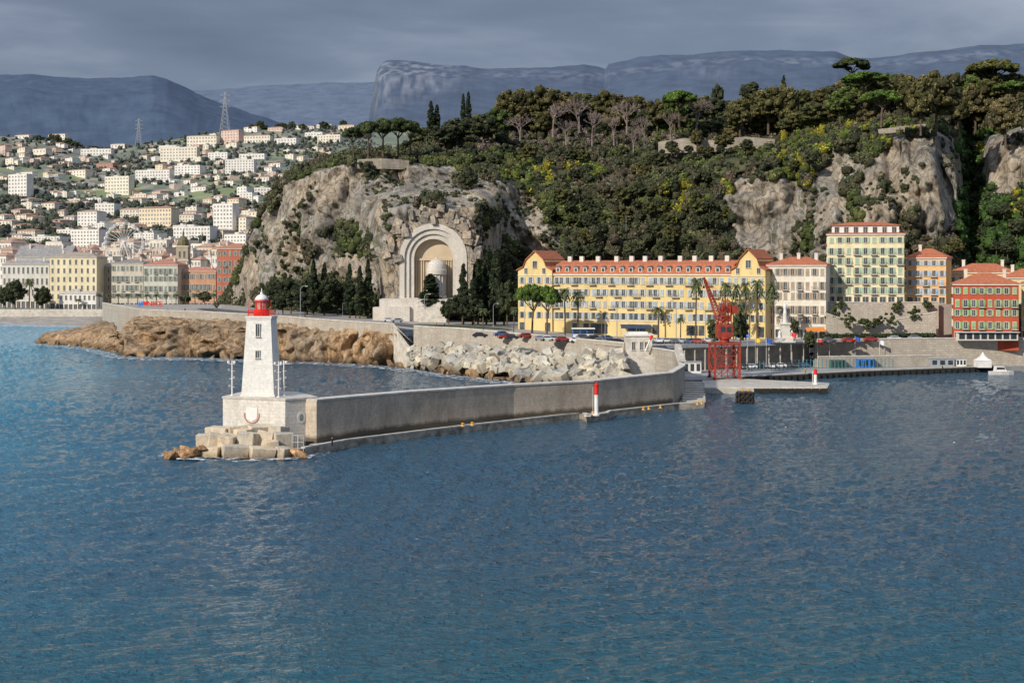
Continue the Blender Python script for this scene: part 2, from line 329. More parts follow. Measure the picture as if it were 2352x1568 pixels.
# ================================================================ MOUNTAINS
def mountain(name,prof,Y,depth,c1,c2,amp,basepy=420,cliff=None,seed=0):  # bluish ridge colours have distance haze painted into them
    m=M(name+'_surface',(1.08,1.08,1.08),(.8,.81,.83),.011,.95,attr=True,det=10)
    tab=[(px,[(basepy,Y-depth),(py+(32 if cliff else 40),Y-depth*(.14 if cliff else .4)),(py,Y),(py+4,Y+depth*.2)]) for px,py in prof]
    def disp(px,py,g,p):
        k=max(0,min(1,2-g)); p=p.copy()
        d=fr(p,420,9,seed)*amp*k; p.y-=d
        if g<=2: p.z+=fr(p,160,6,seed+5)*8
        return p
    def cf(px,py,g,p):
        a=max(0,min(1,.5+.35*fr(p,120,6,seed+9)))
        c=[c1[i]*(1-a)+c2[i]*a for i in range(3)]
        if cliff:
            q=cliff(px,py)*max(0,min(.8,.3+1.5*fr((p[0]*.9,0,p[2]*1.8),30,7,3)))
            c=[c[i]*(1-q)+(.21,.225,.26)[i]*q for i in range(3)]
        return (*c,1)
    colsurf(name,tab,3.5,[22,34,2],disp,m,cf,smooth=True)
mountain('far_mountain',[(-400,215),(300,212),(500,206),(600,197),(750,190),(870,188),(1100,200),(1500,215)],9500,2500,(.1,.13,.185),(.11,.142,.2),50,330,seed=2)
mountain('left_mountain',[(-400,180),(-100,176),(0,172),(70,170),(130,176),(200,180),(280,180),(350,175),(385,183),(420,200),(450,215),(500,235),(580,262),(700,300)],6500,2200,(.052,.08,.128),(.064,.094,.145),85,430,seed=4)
def mesacl(px,py):
    a=max(0,min(1,(1110-px)/130))*max(0,min(1,(py-142)/6))*max(0,min(1,(272-py-(px-850)*.3)/35))
    top=itp(px,[(1100,160),(1400,160),(1450,145),(1700,122),(2000,135),(2350,105)])
    b=.55*max(0,min(1,(px-1080)/60))*max(0,1-abs(py-top-14)/12.)+.4*max(0,1-abs(px-1620)/90)*max(0,1-abs(py-165)/30)
    return min(1,max(a,b))
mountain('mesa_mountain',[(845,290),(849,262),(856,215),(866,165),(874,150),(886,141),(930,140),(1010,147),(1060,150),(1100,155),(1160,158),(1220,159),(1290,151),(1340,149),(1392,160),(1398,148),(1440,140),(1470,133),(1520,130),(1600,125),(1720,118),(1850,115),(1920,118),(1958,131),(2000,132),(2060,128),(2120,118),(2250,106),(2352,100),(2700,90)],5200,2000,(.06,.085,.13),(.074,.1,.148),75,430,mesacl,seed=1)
# ================================================================ LEFT HILLSIDE
RIDGE=[(-400,300),(0,318),(120,325),(180,340),(260,345),(380,330),(470,310),(520,302),(600,296),(700,298),(800,292),(900,290),(1100,300)]
def ridge(px): return itp(px,RIDGE)
def hsY(px,py): return 1000+1250*max(0,min(1,(590-py)/(590-ridge(px))))
tab=[(px,[(713,830),(640,900),(590,1000),(ridge(px),2250),(ridge(px)+20,2900)]) for px in range(-360,1000,20)]
def hsdisp(px,py,g,p):
    p=p.copy()
    if 1.5<g: p.z+=fr(p,140,4)*7
    return p
def hscol(px,py,g,p):
    a=fr(p,90,5,4); b=fr(p,35,4,8)
    if a>.25: c=(.2,.23,.12)
    elif b>.15: c=(.28,.25,.2)
    else: c=(.15,.17,.13)
    return (*c,1)
hsm=M('hillside_ground',(1.1,1.1,1.05),(.8,.8,.8),.05,.95,attr=True)
hso,hsV,hsI=colsurf('hillside_terrain',tab,9,[2,8,80,4],hsdisp,hsm,hscol)
pts=[(v,i) for v,i in zip(hsV,hsI) if 1.05<i[2]<3.02 and -60<i[0]<860]
random.shuffle(pts)
c=[];r=[];cl=[]
for v,i in pts[:9000]:
    dn=fr(v,150,3,11)
    if random.random()>.5+dn*.9: continue
    s=(1.3+2.2*random.random()**1.5)*(1+.2*(i[2]>2)); c.append((v.x+random.uniform(-5,5),v.y+random.uniform(-7,7),v.z+s*.35)); r.append((s,s,s*random.uniform(.7,1.5)))
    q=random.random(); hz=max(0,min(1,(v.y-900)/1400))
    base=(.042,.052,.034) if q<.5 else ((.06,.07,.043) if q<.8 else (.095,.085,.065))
    cl.append(tuple(b_*(1-.4*hz)+k_*.4*hz for b_,k_ in zip(base,(.1,.12,.135))))  # haze blended into the leaf colour, growing with distance
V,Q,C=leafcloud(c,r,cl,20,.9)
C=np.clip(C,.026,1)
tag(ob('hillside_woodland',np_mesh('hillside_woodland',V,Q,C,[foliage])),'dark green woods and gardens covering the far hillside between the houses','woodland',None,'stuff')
# ================================================================ CASTLE HILL
HT=[(500,[(716,705),(712,710),(708,730)]),(525,[(712,695),(682,705),(676,730)]),(545,[(712,680),(634,692),(628,730)]),(575,[(714,655),(572,672),(566,720)]),
(600,[(716,635),(508,655),(500,710)]),(640,[(722,612),(436,635),(424,700)]),(700,[(727,590),(402,615),(390,690)]),(800,[(732,565),(374,605),(354,680)]),
(860,[(736,550),(374,595),(350,680)]),(950,[(740,546),(388,595),(336,690)]),(1050,[(742,546),(402,600),(290,700)]),(1150,[(745,545),(420,600),(258,710)]),
(1250,[(750,540),(430,600),(245,720)]),(1400,[(755,535),(440,600),(246,720)]),(1500,[(760,530),(420,590),(245,710)]),(1650,[(765,520),(420,570),(243,700)]),
(1800,[(765,512),(400,562),(235,690)]),(1900,[(765,507),(335,560),(218,680)]),(2000,[(770,503),(312,550),(198,670)]),(2150,[(770,500),(302,540),(192,660)]),
(2195,[(770,502),(330,556),(192,665)]),(2225,[(775,512),(400,610),(198,700)]),(2275,[(775,510),(330,575),(200,680)]),(2360,[(780,505),(300,560),(200,670)]),(2560,[(780,505),(280,560),(200,670)])]
HT=[(a,b+[(b[2][0]+60,b[2][1]+180)]) for a,b in HT]
ROCKS=[[(500,716),(545,620),(600,495),(640,425),(680,398),(730,392),(780,372),(830,368),(940,372),(1000,372),(1060,392),(1120,415),(1200,430),(1245,470),(1262,530),(1300,560),(1290,600),(1230,600),(1190,570),(1150,560),(1130,590),(1080,600),(1080,740),(900,740),(860,735),(850,640),(760,640),(700,630),(640,650),(600,660),(560,716)],
[(1650,455),(1690,410),(1780,412),(1850,430),(1880,390),(1910,345),(1960,360),(1990,375),(2010,350),(2060,322),(2120,312),(2150,295),(2185,310),(2205,360),(2210,450),(2190,510),(2155,555),(2080,540),(2000,585),(1890,600),(1750,600),(1695,570),(1680,510)],
[(2258,325),(2300,292),(2400,285),(2400,410),(2330,455),(2300,455),(2268,415)]]
GAP=[[(745,530),(790,510),(840,540),(880,590),(830,590),(760,560)],[(960,440),(1010,450),(1020,480),(960,480)],[(1050,395),(1090,400),(1085,440),(1050,440)],[(700,550),(730,570),(720,600),(695,590)],[(1110,470),(1140,500),(1130,530),(1095,515)],
[(1935,395),(1975,405),(1965,470),(1990,540),(1955,545),(1945,470)],[(1850,510),(1875,520),(1865,590),(1840,560)],[(2070,480),(2105,505),(2095,550),(2060,530)]]
def rockness(px,py):
    w=16*noise.noise(Vector((px/30.,py/30.,1)))+9*noise.noise(Vector((px/9.,py/9.,3)))
    for pl in GAP:
        if inpoly(px+w,py-w,pl): return 0
    for pl in ROCKS:
        if inpoly(px+w,py+w,pl): return 1
    return 0
YM=520
def hdisp(px,py,g,p):
    p=p.copy(); k=min(1,.35+g*1.5) if g<1 else max(.15,1-(g-1)*.5)
    if px<640: k*=max(.25,(px-480)/160)
    w=(1-sst(abs(px-995),95,190))*sst(py,400,480) if g<1.01 else 0
    if w>0:
        Yn=p.y*(1-w)+(YM+4)*w; p=P(px,py,Yn); k*=1-.35*w
    ins=(1-sst(abs(px-995),66,80))*sst(py,512,530)
    d=fr(p,38,3)*9+fr((p.x,p.y*.6,p.z*.35),12,5,5)*7
    vd=noise.voronoi(Vector((p.x/9+fr(p,10,2,8)*.5,p.y/16,p.z/20+p.x/30)))[0]; d+=(vd[1]-vd[0])*6-2.8
    vd=noise.voronoi(Vector((p.x/3.4,p.y/6,p.z/6+p.x/11)))[0]; d+=(vd[1]-vd[0])*3
    d-=max(0,.25-abs(fr((p.x,0,p.z*.22),16,3,77)))*11*(1 if g<1.1 else 0)
    d-=max(0,.2-abs(fr((p.x*.5,0,p.z*.8+p.x*.25),18,3,33)))*9*(1 if g<1.1 else 0)
    d*=k
    if ins>0: d=d*(1-ins)-ins*14
    p.y-=d
    p.x-=d*.25*(1-ins); p.z+=fr(p,12,3,9)*1.1*k
    return p
def hcol(px,py,g,p):
    rk=rockness(px,py)
    if g>1.15: rk=0
    if rk:
        q=fr(p,9,4,20)
        return (.14,.14,.085,.7) if q>.5 else (1,1,1,0)
    a=fr(p,25,4,6)
    return ((.07,.08,.04,1) if a<.15 else ((.13,.15,.06,1) if a>.35 else (.13,.11,.075,1)))
hill,hV,hI=colsurf('rocky_hill',HT,3.6,[125,45,4],hdisp,rockm,hcol,smooth=False)
YELL=[(1215,400,60,40),(1560,440,40,30),(1650,470,30,70),(1850,360,60,70),(1990,300,110,28),(2070,310,60,30),(1530,480,60,30),(2330,450,40,60),(2280,320,30,50),(1330,390,60,30),(1840,300,60,25)]
def vegcol(px,py,v):
    for (a,b,w,h) in YELL:
        if ((px-a)/w)**2+((py-b)/h)**2<1 and random.random()<.38: return random.choice([(.18,.16,.02),(.1,.12,.025),(.14,.135,.02),(.08,.105,.025)])
    a=fr(v,30,4,31); q=random.random()
    if px>2195 and py>300: return (.045,.085,.022) if q<.6 else (.035,.05,.022)
    if py<350 and 1100<px<1550 and q<.5: return (.11,.088,.075)
    if a>.3: return (.06,.075,.028) if q<.75 else (.09,.098,.035)
    if a<-.25: return (.09,.073,.052) if q<.5 else (.055,.052,.032)
    return (.042,.047,.027) if q<.5 else ((.06,.059,.033) if q<.85 else (.082,.085,.042))
c=[];r=[];cl=[];cr=[];rr=[];clr=[]
idx=list(range(len(hV))); random.shuffle(idx)
for k in idx:
    px,py,g=hI[k]
    if g>2.05 or px>2420: continue
    if py>600 and 1190<px<1890: continue
    if 900<px<1090 and 475<py<745: continue
    v=hV[k]; rk=rockness(px,py) and g<1.15
    if rk:
        if len(cr)<900 and random.random()<.12*max(0,(fr(v,22,3,40)-.08))*4:
            s=.5+1.4*random.random()**2; cr.append((v.x,v.y-.3,v.z)); rr.append(s); clr.append(random.choice([(.045,.05,.028),(.055,.065,.032),(.075,.07,.045),(.035,.042,.022)]))
    elif len(c)<6300 and random.random()<.23:
        s=1.1+1.7*random.random()
        c.append((v.x,v.y-s*.3,v.z+s*.3)); r.append((s,s,s*random.uniform(.7,1.3))); cl.append(vegcol(px,py,v))
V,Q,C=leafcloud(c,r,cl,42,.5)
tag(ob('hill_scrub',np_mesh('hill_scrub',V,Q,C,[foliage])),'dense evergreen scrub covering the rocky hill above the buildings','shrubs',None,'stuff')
V,Q,C=leafcloud(cr,rr,clr,26,.33)
tag(ob('cliff_tufts',np_mesh('cliff_tufts',V,Q,C,[foliage])),'small green tufts growing in cracks of the pale cliff','plants',None,'stuff')
def hillY(px,py):
    t=table_at(HT,px)
    if py>=t[0][0]: return t[0][1]
    for a,b in ((0,1),(1,2)):
        if t[a][0]>=py>=t[b][0]: return t[a][1]+(t[b][1]-t[a][1])*(t[a][0]-py)/(t[a][0]-t[b][0]+1e-6)
    return t[2][1]
# ================================================================ TREES
def crownmesh(nm,c,r,cl,n,size): V,Q,C=leafcloud(c,r,cl,n,size); return np_mesh(nm,V,Q,C,[foliage])
def t_umbrella():
    t=ob('umbrella_pine',None); m=MB(); m.path([(0,0,-1.5),(.15,.05,3),(.4,.1,5)],.32,.2,7)
    for k in range(9):
        a=k*.7+.3; m.path([(.3,.1,3.8+.12*k),(math.cos(a)*1.6,math.sin(a)*1.6,5.9),(math.cos(a)*3.2,math.sin(a)*3.2,7.3)],.14,.05,5)
    m.build('trunk',bark,t); c=[];r=[];cl=[]
    for k in range(95):
        a=random.random()*6.28; q=math.sqrt(random.random()); c.append((q*4.2*math.cos(a)+.3*math.sin(3*a),q*4.2*math.sin(a),7.1+1.9*(1-q*q)+random.uniform(-.6,.6))); s=random.uniform(.6,1.2); r.append((s,s,s*.7)); cl.append(random.choice([(.042,.058,.02),(.055,.075,.025),(.033,.044,.019),(.068,.08,.032)]))
    ob('crown',crownmesh('crown',c,r,cl,42,.24),t); return t
def t_cypress():
    t=ob('cypress',None); MB().tube((0,0,-1),(0,0,5),.2,.1,6).build('trunk',bark,t); c=[];r=[];cl=[]
    for k in range(50):
        z=.8+8.7*k/49; w=.95*math.sin(min(1,(z)/2.6)*1.57)*(1-max(0,(z-3.5)/6.4))**.7+.08; a=random.random()*6.28
        c.append((w*.5*math.cos(a),w*.5*math.sin(a),z)); r.append((w*.62,w*.62,.6)); cl.append(random.choice([(.02,.028,.015),(.028,.036,.019),(.016,.023,.012)]))
    ob('crown',crownmesh('crown',c,r,cl,46,.22),t); return t
def t_round():
    t=ob('evergreen_tree',None); m=MB(); m.path([(0,0,-1),(.1,0,2),(.2,.1,4.5)],.3,.18,7)
    for k in range(6):
        a=k*1.05; m.path([(.1,0,2.4+.2*k),(math.cos(a)*1.3,math.sin(a)*1.3,4.3),(math.cos(a)*2.4,math.sin(a)*2.4,5.8)],.13,.05,5)
    m.build('trunk',bark,t); c=[];r=[];cl=[]
    for k in range(95):
        d=Vector((random.gauss(0,1),random.gauss(0,1),random.gauss(0,1))).normalized(); q=random.uniform(.5,1.18)
        c.append((d.x*3.4*q,d.y*3.4*q,5.7+d.z*3.2*q)); s=random.uniform(.5,1.35); r.append(s); cl.append(random.choice([(.04,.047,.024),(.052,.06,.03),(.03,.036,.02),(.066,.073,.036)]))
    ob('crown',crownmesh('crown',c,r,cl,40,.26),t); return t
def t_bare():
    t=ob('bare_tree',None); m=MB(); tw=MB()
    def br(p,d,l,r,n):
        q=p+d*l; (m if n>3 else tw).tube(p,q,r,r*.65,5 if n>3 else 3)
        if n==0: return
        for k in range(3):
            e=(d+Vector((random.gauss(0,.5),random.gauss(0,.5),random.gauss(.12,.3)))).normalized(); br(q,e,l*random.uniform(.66,.85),r*.62,n-1)
    br(Vector((0,0,-.6)),Vector((0,0,1)),2.6,.28,5)
    m.build('trunk',palebark,t); tw.build('crown',palebark,t); return t
def t_palm():
    t=ob('palm_tree',None); m=MB(); m.path([(0,0,-1),(.05,0,3),(.15,.05,6),(.1,.1,8.6)],.24,.18,8); m.build('trunk',bark,t); c=MB()
    for k in range(50):
        a=random.random()*6.28; el=random.uniform(-.7,1.2); L=random.uniform(1.7,2.3); pts=[]
        for j in range(6):
            s=j/5; rr_=L*s*math.cos(el*(1-.3*s)); z=8.6+L*s*math.sin(el)-1.3*s*s*L*.5
            pts.append(Vector((.1+rr_*math.cos(a),.1+rr_*math.sin(a),z)))
        sd=Vector((-math.sin(a),math.cos(a),0))
        for j in range(5):
            w0=.3*math.sin(math.pi*(.12+.8*j/5))
            for sg in (-1,1):
                q=pts[j]+sd*sg*w0*1.3+Vector((0,0,-w0*.8)); c.add([pts[j],pts[j+1],q+(pts[j+1]-pts[j])*.7],[(0,1,2)])
    c.build('crown',palmm,t); return t
TR={k:Proto(f) for k,f in dict(umb=t_umbrella,cyp=t_cypress,rnd=t_round,bare=t_bare,palm=t_palm).items()}
TW=dict(umb=10.,cyp=2.0,rnd=9.6,bare=9.,palm=4.2)
def tree(kind,px,pb,pt,w,Y,label,group=None,colr=None,share=False):
    o=TR[kind].get(); o.location=P(px,pb,Y); h=(pb-pt)*Y/F/10.
    s=w*Y/F/TW[kind]; o.scale=(s,s,h); o.rotation_euler=(0,0,random.random()*6.28)
    tag(o,label,'tree',group)
    if share: SHARE.add(label)
    if colr:
        for ch in o.children: ch.color=(*colr,1)
    return o
OL=(1.45,1.18,.95); BR=(1.9,1.38,1.3); BG=(1.25,1.5,.85); DK=(.8,.82,.85); DF=(1,1,1)
gh='trees on top of the rocky hill'
for px,pb,pt,w in [(812,354,292,58),(846,354,278,70),(880,354,272,76),(915,354,270,74),(942,352,277,60)]:
    tree('umb',px,pb,pt,w,hillY(px,372)+4,'dark umbrella pine in the clump on the left cliff top',gh,DK)
for px,pb,pt,w in [(990,300,232,20),(1004,300,240,16),(1064,285,216,13),(1076,285,211,15),(1800,230,174,16)]:
    tree('cyp',px,pb,pt,w,hillY(px,pb)-10,'thin dark cypress spiking above the hill skyline',gh,DF)
CN2={OL:'olive brown',BR:'purplish brown',BG:'bright green',DF:'dark green',DK:'very dark green',(1.3,1.2,.9):'dull olive'}
RD=[(1170,290,205,80,OL),(1195,285,200,60,OL),(1245,290,193,95,OL),(1390,285,205,75,OL),(1300,290,210,80,BR),(1550,300,205,75,BG),(1510,300,225,60,OL),(1648,260,190,34,DF),(1725,250,186,62,DK),(1765,300,200,110,OL),(1700,310,222,80,OL),(1800,300,190,80,OL),(1866,300,235,95,(1.3,1.2,.9)),(1930,280,205,75,BG),(2080,260,170,80,OL),(2150,290,160,130,OL),(2115,300,180,80,OL),(2240,300,190,90,BR),(2200,300,205,70,OL),(1600,345,295,34,OL),(1663,345,308,52,OL),(1075,440,390,50,DK),(2310,330,215,90,BR),(1050,330,270,80,DK),(1110,330,262,80,DK),(1020,340,285,70,DK),(1542,352,322,34,DF),(1715,352,318,36,DF)]
for px,pb,pt,w,cc in RD: tree('rnd',px,pb,pt,w,hillY(px,pb)-(12 if pb<345 else 20),CN2[cc]+' rounded tree on the crest of the rocky hill',gh,cc)
SKL=[(950,292),(1050,272),(1130,255),(1165,212),(1250,203),(1400,212),(1500,220),(1600,215),(1700,226),(1800,198),(1900,190),(1960,168),(2050,165),(2150,160),(2250,160),(2352,165),(2420,165)]
for k in range(95):
    px=955+(k%80)*18.2+random.uniform(-9,9) if k<80 else random.uniform(1850,2400); lay=random.choice([0,0,1,2]); top=itp(px,SKL)+lay*26+random.uniform(0,14); w=random.uniform(48,88); pb=top+w*random.uniform(.75,.95)
    cc=random.choice([OL,OL,DF,DK,BR,(1.3,1.2,.9),BG] if px>1130 else [DK,DF,(1.3,1.2,.9)])
    tree('rnd',px,pb,top,w,hillY(px,min(pb+10,300 if px<1900 else 262))-6,CN2[cc]+' tree in the dense canopy along the hill crest','dense canopy along the hill crest',cc,share=True)
for px,pb,pt,w,cc in [(1957,176,133,96,DK),(1985,225,166,120,BG),(2024,282,206,98,BG),(2278,200,138,128,OL),(2330,240,187,105,BG),(1560,282,208,90,BG)]:
    tree('umb',px,pb+(20 if pt<140 else 0),pt,w,hillY(px,pb+50)-12,{DK:'dark',BG:'bright green',OL:'brownish'}[cc]+' umbrella pine with flat crown on the hill crest',gh,cc)
for px,pb,pt,w in [(1330,300,208,105),(1440,305,212,95),(1195,320,250,85),(1600,300,205,90),(1480,330,252,75),(1410,330,250,65),(1270,310,220,80),(1540,320,240,60),(2200,270,190,60),(1360,330,235,80),(1300,330,262,80),(1455,345,280,70)]:
    tree('bare',px,pb,pt,w,hillY(px,pb)-22,'leafless grey brown tree among evergreens on the hill crest',gh)
n=0
while n<85:
    px=random.uniform(960,2352); py=random.uniform(320,600)
    if any(rockness(px+a_,py+b_) for a_,b_ in ((0,0),(0,28),(0,-22),(20,0),(-20,0))) or (py>590 and px>1180) or (900<px<1110 and py>440) or (1480<px<1800 and py<365): continue
    s=random.uniform(26,52); cc=random.choice([DK,DF,OL,DK,(1.3,1.2,.9)])
    tree('rnd',px,py+s*.45,py-s*.5,s,hillY(px,py)-6,'dark rounded evergreen on the steep slope of the rocky hill','evergreens on the slope of the rocky hill',cc,share=True); n+=1
# ================================================================ PROMONTORY, ROAD LEVEL, SEA WALLS
ZR=[(235,13),(640,13),(860,12),(1030,11.6),(1190,10.4),(1430,8.8),(2600,8.8)]
FE=[(235,690),(320,572),(440,545),(565,514),(700,478),(905,448),(950,434),(1200,413),(1430,391),(1500,395),(1870,420),(2150,427),(2352,430),(2600,440)]
def zr(px): return itp(px,ZR)
def yf(px): return itp(px,FE)
def pyof(z,Y): return HY+(H-z)*F/Y
tab=[]
for px in range(235,2560,15):
    z=zr(px); a=yf(px)
    if px<500: tab.append((px,[(pyof(z,a),a),(pyof(z,705),705),(pyof(7.2,800),800),(pyof(7.2,850),850)]))
    else: tab.append((px,[(pyof(z,a),a),(pyof(z,max(a+30,560)),max(a+30,560)),(pyof(z,710),710),(pyof(z,740),740)]))
colsurf('promenade_ground',tab,5,[6,3,1],None,paving,smooth=False)
def ribbon(name,pts,w,mat,dz):
    m=MB(); fine=[]
    for i in range(len(pts)-1):
        for k in range(8):
            t=k/8; fine.append((pts[i][0]*(1-t)+pts[i+1][0]*t,pts[i][1]*(1-t)+pts[i+1][1]*t))
    ps=[G(px,py,zr(px)) for px,py in fine]; vs=[]
    for i,p in enumerate(ps):
        d=(ps[min(i+1,len(ps)-1)]-ps[max(0,i-1)]); d.z=0; d.normalize(); nn=Vector((-d.y,d.x,0))
        for s in (-1,1):
            q=p+nn*s*w/2; pxq=CX+q.x*F/q.y; vs.append((q.x,q.y,zr(pxq)+dz))
    m.add(vs,[(2*i,2*i+2,2*i+3,2*i+1) for i in range(len(ps)-1)]); return struct(m.build(name,mat))
rp=[(470,708),(600,721),(760,733),(900,743),(1050,757),(1200,769),(1430,783),(1620,786),(1850,786),(2130,778)]
ribbon('road',rp,9,asphalt,.06)
m=MB()
for i in range(len(rp)-1):
    for k in range(6):
        t=k/6; a=(rp[i][0]*(1-t)+rp[i+1][0]*t,rp[i][1]*(1-t)+rp[i+1][1]*t); p=G(a[0],a[1],zr(a[0])+.09); t+=.07; b=(rp[i][0]*(1-t)+rp[i+1][0]*t,rp[i][1]*(1-t)+rp[i+1][1]*t); q=G(b[0],b[1],zr(b[0])+.09)
        m.add([p+Vector((0,-.15,0)),q+Vector((0,-.15,0)),q+Vector((0,.15,0)),p+Vector((0,.15,0))],[(0,1,2,3)])
struct(m.build('road_markings',mark))
ribbon('lawn',[(950,745),(1060,748),(1190,756)],8,grassm,.05)
def wallrun(name,label,pts,zt,zb,th,mat,cop=True,cat='wall',copm=None):
    t=thing(name,label,cat,(0,0,0)); m=MB(); cm=MB(); n=len(pts)
    for i in range(n-1):
        a,b=Vector(pts[i]),Vector(pts[i+1]); d=(b-a).normalized(); nn=Vector((-d.y,d.x))*th
        m.prism([a,b,b+nn,a+nn],0,0,0); o=len(m.v)-8
        for k in range(4): m.v[o+k]=(*m.v[o+k][:2],zb[i] if k in(0,3) else zb[i+1])
        for k in range(4): m.v[o+4+k]=(*m.v[o+4+k][:2],zt[i] if k in(0,3) else zt[i+1])
        if cop:
            cm.prism([a-nn*.12/th,b-nn*.12/th,b+nn*(1+.12/th),a+nn*(1+.12/th)],0,0); o=len(cm.v)-8
            for k in range(4): cm.v[o+k]=(*cm.v[o+k][:2],(zt[i] if k in(0,3) else zt[i+1])+.003)
            for k in range(4): cm.v[o+4+k]=(*cm.v[o+4+k][:2],(zt[i] if k in(0,3) else zt[i+1])+.3)
    m.build('wall',mat,t)
    if cop: cm.build('coping',copm or coping,t)
    return t
pxl=[235,320,440,565,640,700,800,905]
pp=[((px-CX)*yf(px)/F,yf(px)) for px in pxl]
wallrun('sea_wall','weathered masonry sea wall on top of the brown rocks left and right of the lighthouse',pp,[zr(p)+1.0 for p in pxl],[2]*8,.9,seamas)
pxl=[950,1050,1200,1320,1434]; pp=[((px-CX)*yf(px)/F,yf(px)) for px in pxl]
wallrun('parking_wall','long pale masonry wall above the heap of concrete blocks',pp,[zr(p)+1 for p in pxl],[1]*5,.9,seamas)
t=thing('sea_stair','pale stone stairway descending the sea wall where the brown rocks end','stairs',(0,0,0)); m=MB(); s2=MB()
A=P(905,752,448); B=P(950,812,432)
for k in range(18):
    u=k/18; x=A.x+(B.x-A.x)*u; y=A.y+(B.y-A.y)*u; z=A.z+(B.z-A.z)*u+.4; m.box(x,x+(B.x-A.x)/18+.05,y-1.5,y+4,0,z)
m.build('steps',coping,t)
s2.ext([(A.x,A.z+1.4),(A.x,A.z),(B.x,B.z),(B.x,B.z+1.4)],A.y-2.6,A.y-2); s2.build('parapet',coping,t)
RT=[(84,787,590,789),(100,764,600,791),(140,758,600,794),(185,750,600,798),(225,736,600,804),(258,740,590,810),(268,765,520,817),(280,742,530,820),(300,728,540,820),(340,724,548,820),(420,730,530,821),(560,736,506,824),(640,741,488,828),(760,747,468,833),(860,758,452,837),(905,768,445,841),(950,812,430,846),(1000,822,428,856),(1100,822,418,868),(1200,824,408,880),(1320,832,398,886),(1445,845,388,892)]
tab=[]
for px,pt,Yt,ps in RT:
    Ys=H*F/(ps-HY); zt=H-(pt-HY)*Yt/F
    ym=Ys+(Yt-Ys)*.35; zm=zt*(.78 if px<930 else .42)
    tab.append((px,[(pyof(-2.5,Ys-4),Ys-4),(pyof(zm,ym),ym),(pt,Yt),(pyof(min(zt,2),Yt+25),Yt+25)]))
def rd(px,py,g,p):
    p=p.copy(); k=1 if 930>px>250 else .5
    if g>2.05: return p
    kk=k*(1-.55*max(0,g-1))
    d=fr(p,24,4,50)*6+fr((p.x,p.y,p.z*.6),7,5,51)*2.4
    w_=fr(p,10,3,60)*.7
    vd=noise.voronoi(Vector((p.x/11+w_,p.y/18,p.z/16+p.x/26)))[0]; d+=(vd[1]-vd[0])*10-4.5
    vd=noise.voronoi(Vector((p.x/4+w_,p.y/7,p.z/5+p.x/12)))[0]; d+=(vd[1]-vd[0])*2.8-1
    p.y-=d*kk; p.x-=d*.2*kk; p.z+=(fr(p,6,3,52)*.9+(vd[1]-vd[0])*1.0-.4)*k; return p
colsurf('shore_rocks_ground',tab,2.6,[30,20,3],rd,rocklow,smooth=False)
m,nt,b=newmat('sea_foam'); N=nt.nodes; L=nt.links
b.inputs['Base Color'].default_value=(.8,.82,.82,1); b.inputs['Roughness'].default_value=.9
g=N.new('ShaderNodeNewGeometry'); n=N.new('ShaderNodeTexNoise'); n.inputs['Scale'].default_value=.6; n.inputs['Detail'].default_value=7; n.inputs['Roughness'].default_value=.7
L.new(g.outputs['Position'],n.inputs['Vector']); rmp=N.new('ShaderNodeValToRGB'); rmp.color_ramp.elements[0].position=.5; rmp.color_ramp.elements[1].position=.64
L.new(n.outputs['Fac'],rmp.inputs[0]); L.new(rmp.outputs[0],b.inputs['Alpha']); foamm=m
def foam(pts,w,label,z=.35):
    mb=MB(); vs=[]; fine=[]
    for i in range(len(pts)-1):
        for k in range(10):
            t=k/10; fine.append(G(pts[i][0]*(1-t)+pts[i+1][0]*t,pts[i][1]*(1-t)+pts[i+1][1]*t,z))
    for p in fine: ww=w*(.3+1.1*random.random()); vs+=[p+Vector((0,-ww,0)),p+Vector((0,w*1.5,0))]
    mb.add(vs,[(2*i,2*i+2,2*i+3,2*i+1) for i in range(len(fine)-1)]); tag(mb.build('sea_foam',foamm),label,'foam',None,'stuff')
foam([(84,790),(140,796),(200,802),(262,820),(340,824),(440,825),(560,828),(640,832),(760,837),(860,842),(950,852),(1000,861),(1100,873),(1200,884)],5.5,'white surf line washing along the brown rocks and concrete blocks')
foam([(0,747),(120,750),(236,753)],9,'thin surf line along the pebble beach')
foam([(365,1044),(400,1049),(430,1053),(540,1055),(640,1055),(700,1049),(760,1041)],1.8,'white foam around the boulders at the lighthouse foot',.25)
# ================================================================ ARMOUR BLOCKS
def blockmesh(nm,mat,sx,sy,sz,j=.06,bv=.07):
    bm=bmesh.new(); bmesh.ops.create_cube(bm,size=1)
    for v in bm.verts: v.co=Vector((v.co.x*sx*(1+random.uniform(-j,j)),v.co.y*sy*(1+random.uniform(-j,j)),v.co.z*sz*(1+random.uniform(-j,j))))
    bmesh.ops.bevel(bm,geom=bm.edges[:],offset=bv,segments=1,affect='EDGES')
    me=bpy.data.meshes.new(nm); bm.to_mesh(me); bm.free(); me.materials.append(mat); return me
ABM=[blockmesh('armour_block',armour,*s,.1,.12) for s in [(3.2,3.0,2.4),(3.9,2.4,2.2),(3.2,3.0,2.9),(4.2,2.2,2.1),(2.6,2.5,2.3)]]
SHY=[(900,841),(950,846),(1000,856),(1100,868),(1200,880),(1320,886),(1445,892)]
la='pale concrete armour block in the heap below the parking wall'; SHARE.add(la)
